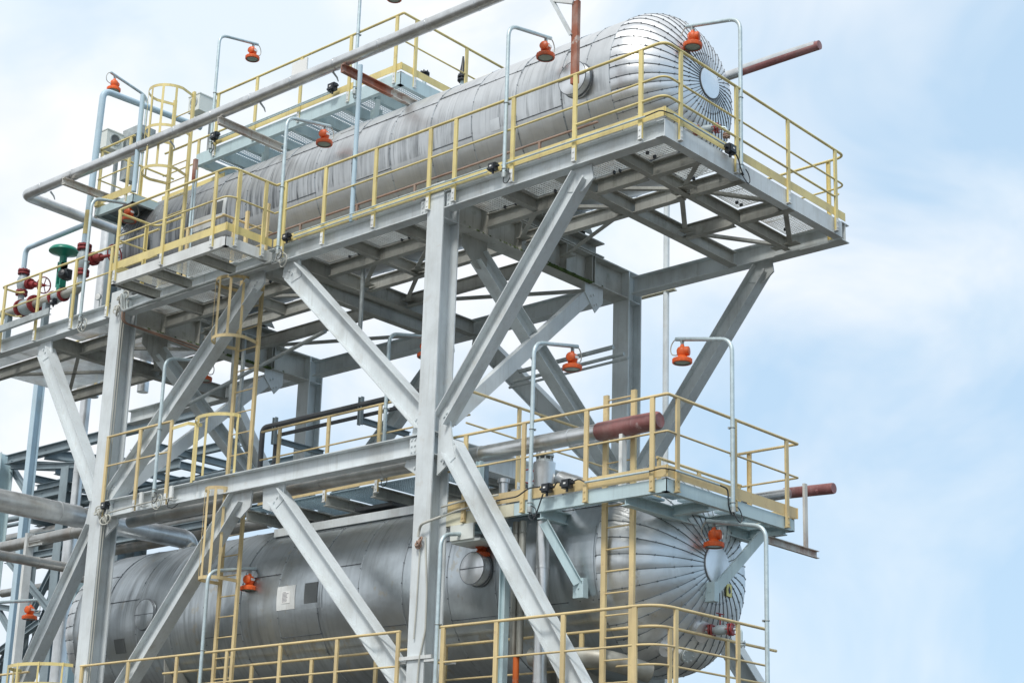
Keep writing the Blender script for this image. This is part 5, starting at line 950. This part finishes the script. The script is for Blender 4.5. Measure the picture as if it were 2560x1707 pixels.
for k, (y, z) in enumerate(((-0.05, 10.44), (-0.10, 10.42), (-0.14, 10.40))):
    cable(('nearest', 'middle', 'inner')[k] + ' conduit running under the bump-out balcony edge', [(-6.9, y, z + 0.25), (-6.85, y, z - 0.06), (-6.6, y, z - 0.04), (-3.2, y, z - 0.04)], 0.02, 'galvgrey', f=0.1)
for k, y in enumerate((0.12, 0.2)):
    cable(('front', 'back')[k] + ' bent conduit crossing under the deck behind the left column top', [(-6.95, -0.02 - 0.04 * k, 10.6), (-6.95, -0.02 - 0.04 * k, 10.22), (-6.95, 1.6, 10.2 - 0.06 * k)], 0.015, 'brown', f=0.1)
for k, x in enumerate((-8.07, -5.6, -3.1)):
    s = MB(); s.torus((x + 0.08, -0.07, (10.38, 7.08, 10.36)[k]), (0.2, 1, 0), 0.1, 0.008, 20, 6); s.torus((x + 0.03, -0.08, (10.34, 7.04, 10.42)[k]), (-0.3, 1, 0.2), 0.08, 0.008, 20, 6)
    tag(s.build('cable_loop', 'cablegrey'), ('pale cable loops at the pole foot on the left walkway', 'pale cable loops at the pole foot on the middle beam', 'pale cable loops at the pole foot by the bump-out corner')[k], 'cable')
cable('long conduit clamped under the left middle beam flange', [(-6.8, -0.06, 7.06), (-5.9, -0.05, 7.1), (-5.2, -0.05, 7.1)], 0.012, 'cablegrey')
cable('black cable loop hanging under the left middle beam', [(-5.3, -0.05, 7.1), (-5.35, -0.05, 6.98), (-5.2, -0.05, 6.93), (-5.08, -0.05, 6.98)], 0.008, 'cable', 'cable', 'cable')
for k, x in enumerate((-6.1, -5.36)):
    s = MB(); s.box((x, -0.02, 7.08), (x + 0.07, 0.01, 7.30)); s.box((x, 0.0, 7.075), (x + 0.2, 0.05, 7.083)); s.build('x', 'white_steel'); ob = bpy.data.objects['x']; ob.name = 'post_bracket'; tag(ob, ('smaller', 'larger')[k] + ' pale foot bracket on the left middle beam', 'bracket')
# ------------------------------------------------------------------ blue-grey pipe rack at the far left
PR = thing('pipe_rack', (-18.5, 6, 0), 'blue grey steel pipe rack of posts and thin beams at the far left', 'steel rack')
def rb(p0, p1, h=0.22, b=0.16, m_='rack', name='rack_beam', up=U): return MB().isec(p0, p1, h, b, up).build(name, m_, PR)
for x, y, z1, m_ in ((-20.1, 6.0, 11.25, 'blue'), (-19.0, 6.2, 9.2, 'rack'), (-17.55, 6.2, 10.6, 'rack'), (-20.1, 9.5, 11.2, 'rack'), (-17.0, 9.5, 10.6, 'rack'), (-18.7, 9.0, 11.0, 'rack')): rb((x, y, 0), (x, y, z1), 0.36, 0.3, m_, 'rack_post', (0, 1, 0))
rb((-19.95, 6.0, 11.08), (-12.5, 6.0, 11.08)); rb((-19.8, 6.0, 10.95), (-17.5, 8.2, 10.95), 0.2, 0.14); rb((-18.9, 6.1, 10.8), (-16.5, 6.1, 10.5), 0.14, 0.12); rb((-18.4, 6.0, 11.0), (-17.0, 8.5, 11.0)); rb((-19.2, 6.2, 10.12), (-13.5, 6.2, 10.12)); rb((-19.2, 6.4, 10.36), (-15.5, 6.4, 10.36), 0.16, 0.14)
rb((-18.7, 6.2, 10.05), (-16.3, 8.8, 10.05)); rb((-20.0, 7.5, 10.2), (-15.0, 7.5, 10.2), 0.18); rb((-20.0, 6.4, 9.15), (-12.5, 6.4, 9.15)); rb((-20.0, 7.8, 9.5), (-14.5, 7.8, 9.5), 0.2); rb((-20.0, 9.5, 9.9), (-13.0, 9.5, 9.9)); rb((-18.8, 6.2, 9.7), (-18.8, 9.4, 9.7)); rb((-17.4, 6.2, 9.4), (-17.4, 9.4, 9.4)); rb((-20, 9.5, 10.9), (-13.0, 9.5, 10.9)); rb((-16.0, 6.2, 9.9), (-16.0, 9.4, 9.9))
for a, b in (((-17.3, 6.1, 8.8), (-19.3, 6.1, 6.2)), ((-19.4, 6.0, 8.6), (-16.9, 6.0, 6.85)), ((-19.4, 6.0, 6.5), (-17.9, 6.0, 7.05)), ((-19.6, 6.0, 7.55), (-17.9, 6.0, 7.25)), ((-20.6, 6.1, 5.0), (-19.1, 6.1, 6.6)), ((-19.3, 6.2, 6.2), (-21.0, 6.2, 4.2)), ((-20, 6.2, 10.9), (-18.9, 6.2, 9.9))): rb(a, b, 0.14, 0.12, name='rack_brace')
for z in (9.33, 8.95): MB().tube([(-22, 6.6, z), (-12.5, 6.6, z)], 0.13, 16).build('rack_pipe', 'pipedull', PR)
rb((-17.4, 6.6, 0), (-17.4, 6.6, 8.0), 0.34, 0.3, 'blue', 'rack_post', (0, 1, 0))
BC = thing('blue_column', (-15.7, 4, 0), 'pale blue steel column standing behind the left braces', 'column')
MB().isec((-15.7, 4.0, 0), (-15.7, 4.0, 13.0), 0.18, 0.16, (0, 1, 0)).build('column_shaft', 'bluepipe', BC)
s = MB(); s.chan((-12.2, 2.0, 4.6), (-12.2, 2.0, 7.72), 0.16, 0.08, (0, 1, 0), 1); s.chan((-12.2, 2.0, 7.5), (-11.8, 2.0, 7.5), 0.08, 0.05, U, 1); s.build('x', 'white_steel'); ob = bpy.data.objects['x']; ob.name = 'pipe_goalpost'; tag(ob, 'pale slim channel post carrying the slim silver pipe at far left', 'post')
# the whole middle platform with its rail, boxes, conduits and lamps stands a little behind the front truss
DM = Vector((-0.24, 0.30, 0.09))
for o in list(bpy.data.objects):
    lb = o.get('label', '')
    if o.parent is None and ('blue middle platform' in lb or 'blue platform' in lb or o.name == 'blue_platform' or 'pale steel platform' in lb) and not any(k in lb for k in ('tan ladder', 'stub pointing', 'bright silver pipe', 'below the right edge', 'lying on')):
        o.location = o.location + DM
# extra stacked members of the far rack
for i, (x0, x1, y, z, h) in enumerate(((-20.0, -12.8, 7.2, 10.7, .18), (-20.0, -13.2, 8.2, 10.45, .16), (-19.9, -13.0, 8.9, 10.2, .2), (-20.0, -13.0, 7.0, 9.75, .2), (-20.0, -12.8, 8.6, 9.3, .2), (-20.0, -12.6, 6.3, 8.72, .16), (-20, -13, 9.0, 8.5, .2))): rb((x0, y, z), (x1, y, z), h, 0.13)
for x in (-19.3, -18.2, -17.6, -16.6, -15.3, -14.4): rb((x, 6.2, 10.62), (x, 9.3, 10.62), 0.16, 0.12); rb((x + .3, 6.2, 9.55), (x + .3, 9.3, 9.55), 0.14, 0.1)
for y, z, r_ in ((7.0, 9.98, .07), (7.4, 9.98, .05), (8.0, 9.05, .12), (7.5, 8.3, .1)): MB().tube([(-22, y, z), (-12.6, y, z)], r_, 14).build('rack_pipe', 'rack' if r_ < .1 else 'pipedull', PR)
for a, b in (((-19.0, 6.2, 8.2), (-17.6, 6.2, 5.4)), ((-17.5, 6.2, 8.3), (-20.0, 6.2, 3.6)), ((-20.1, 6.0, 7.9), (-19.0, 6.0, 6.9)), ((-17.3, 9.4, 7.6), (-19.5, 9.4, 4.6)), ((-20.0, 9.4, 8.8), (-17.0, 9.4, 7.0))): rb(a, b, 0.12, 0.1, name='rack_brace')
for o in bpy.data.objects:
    if '_o' in o: del o['_o']
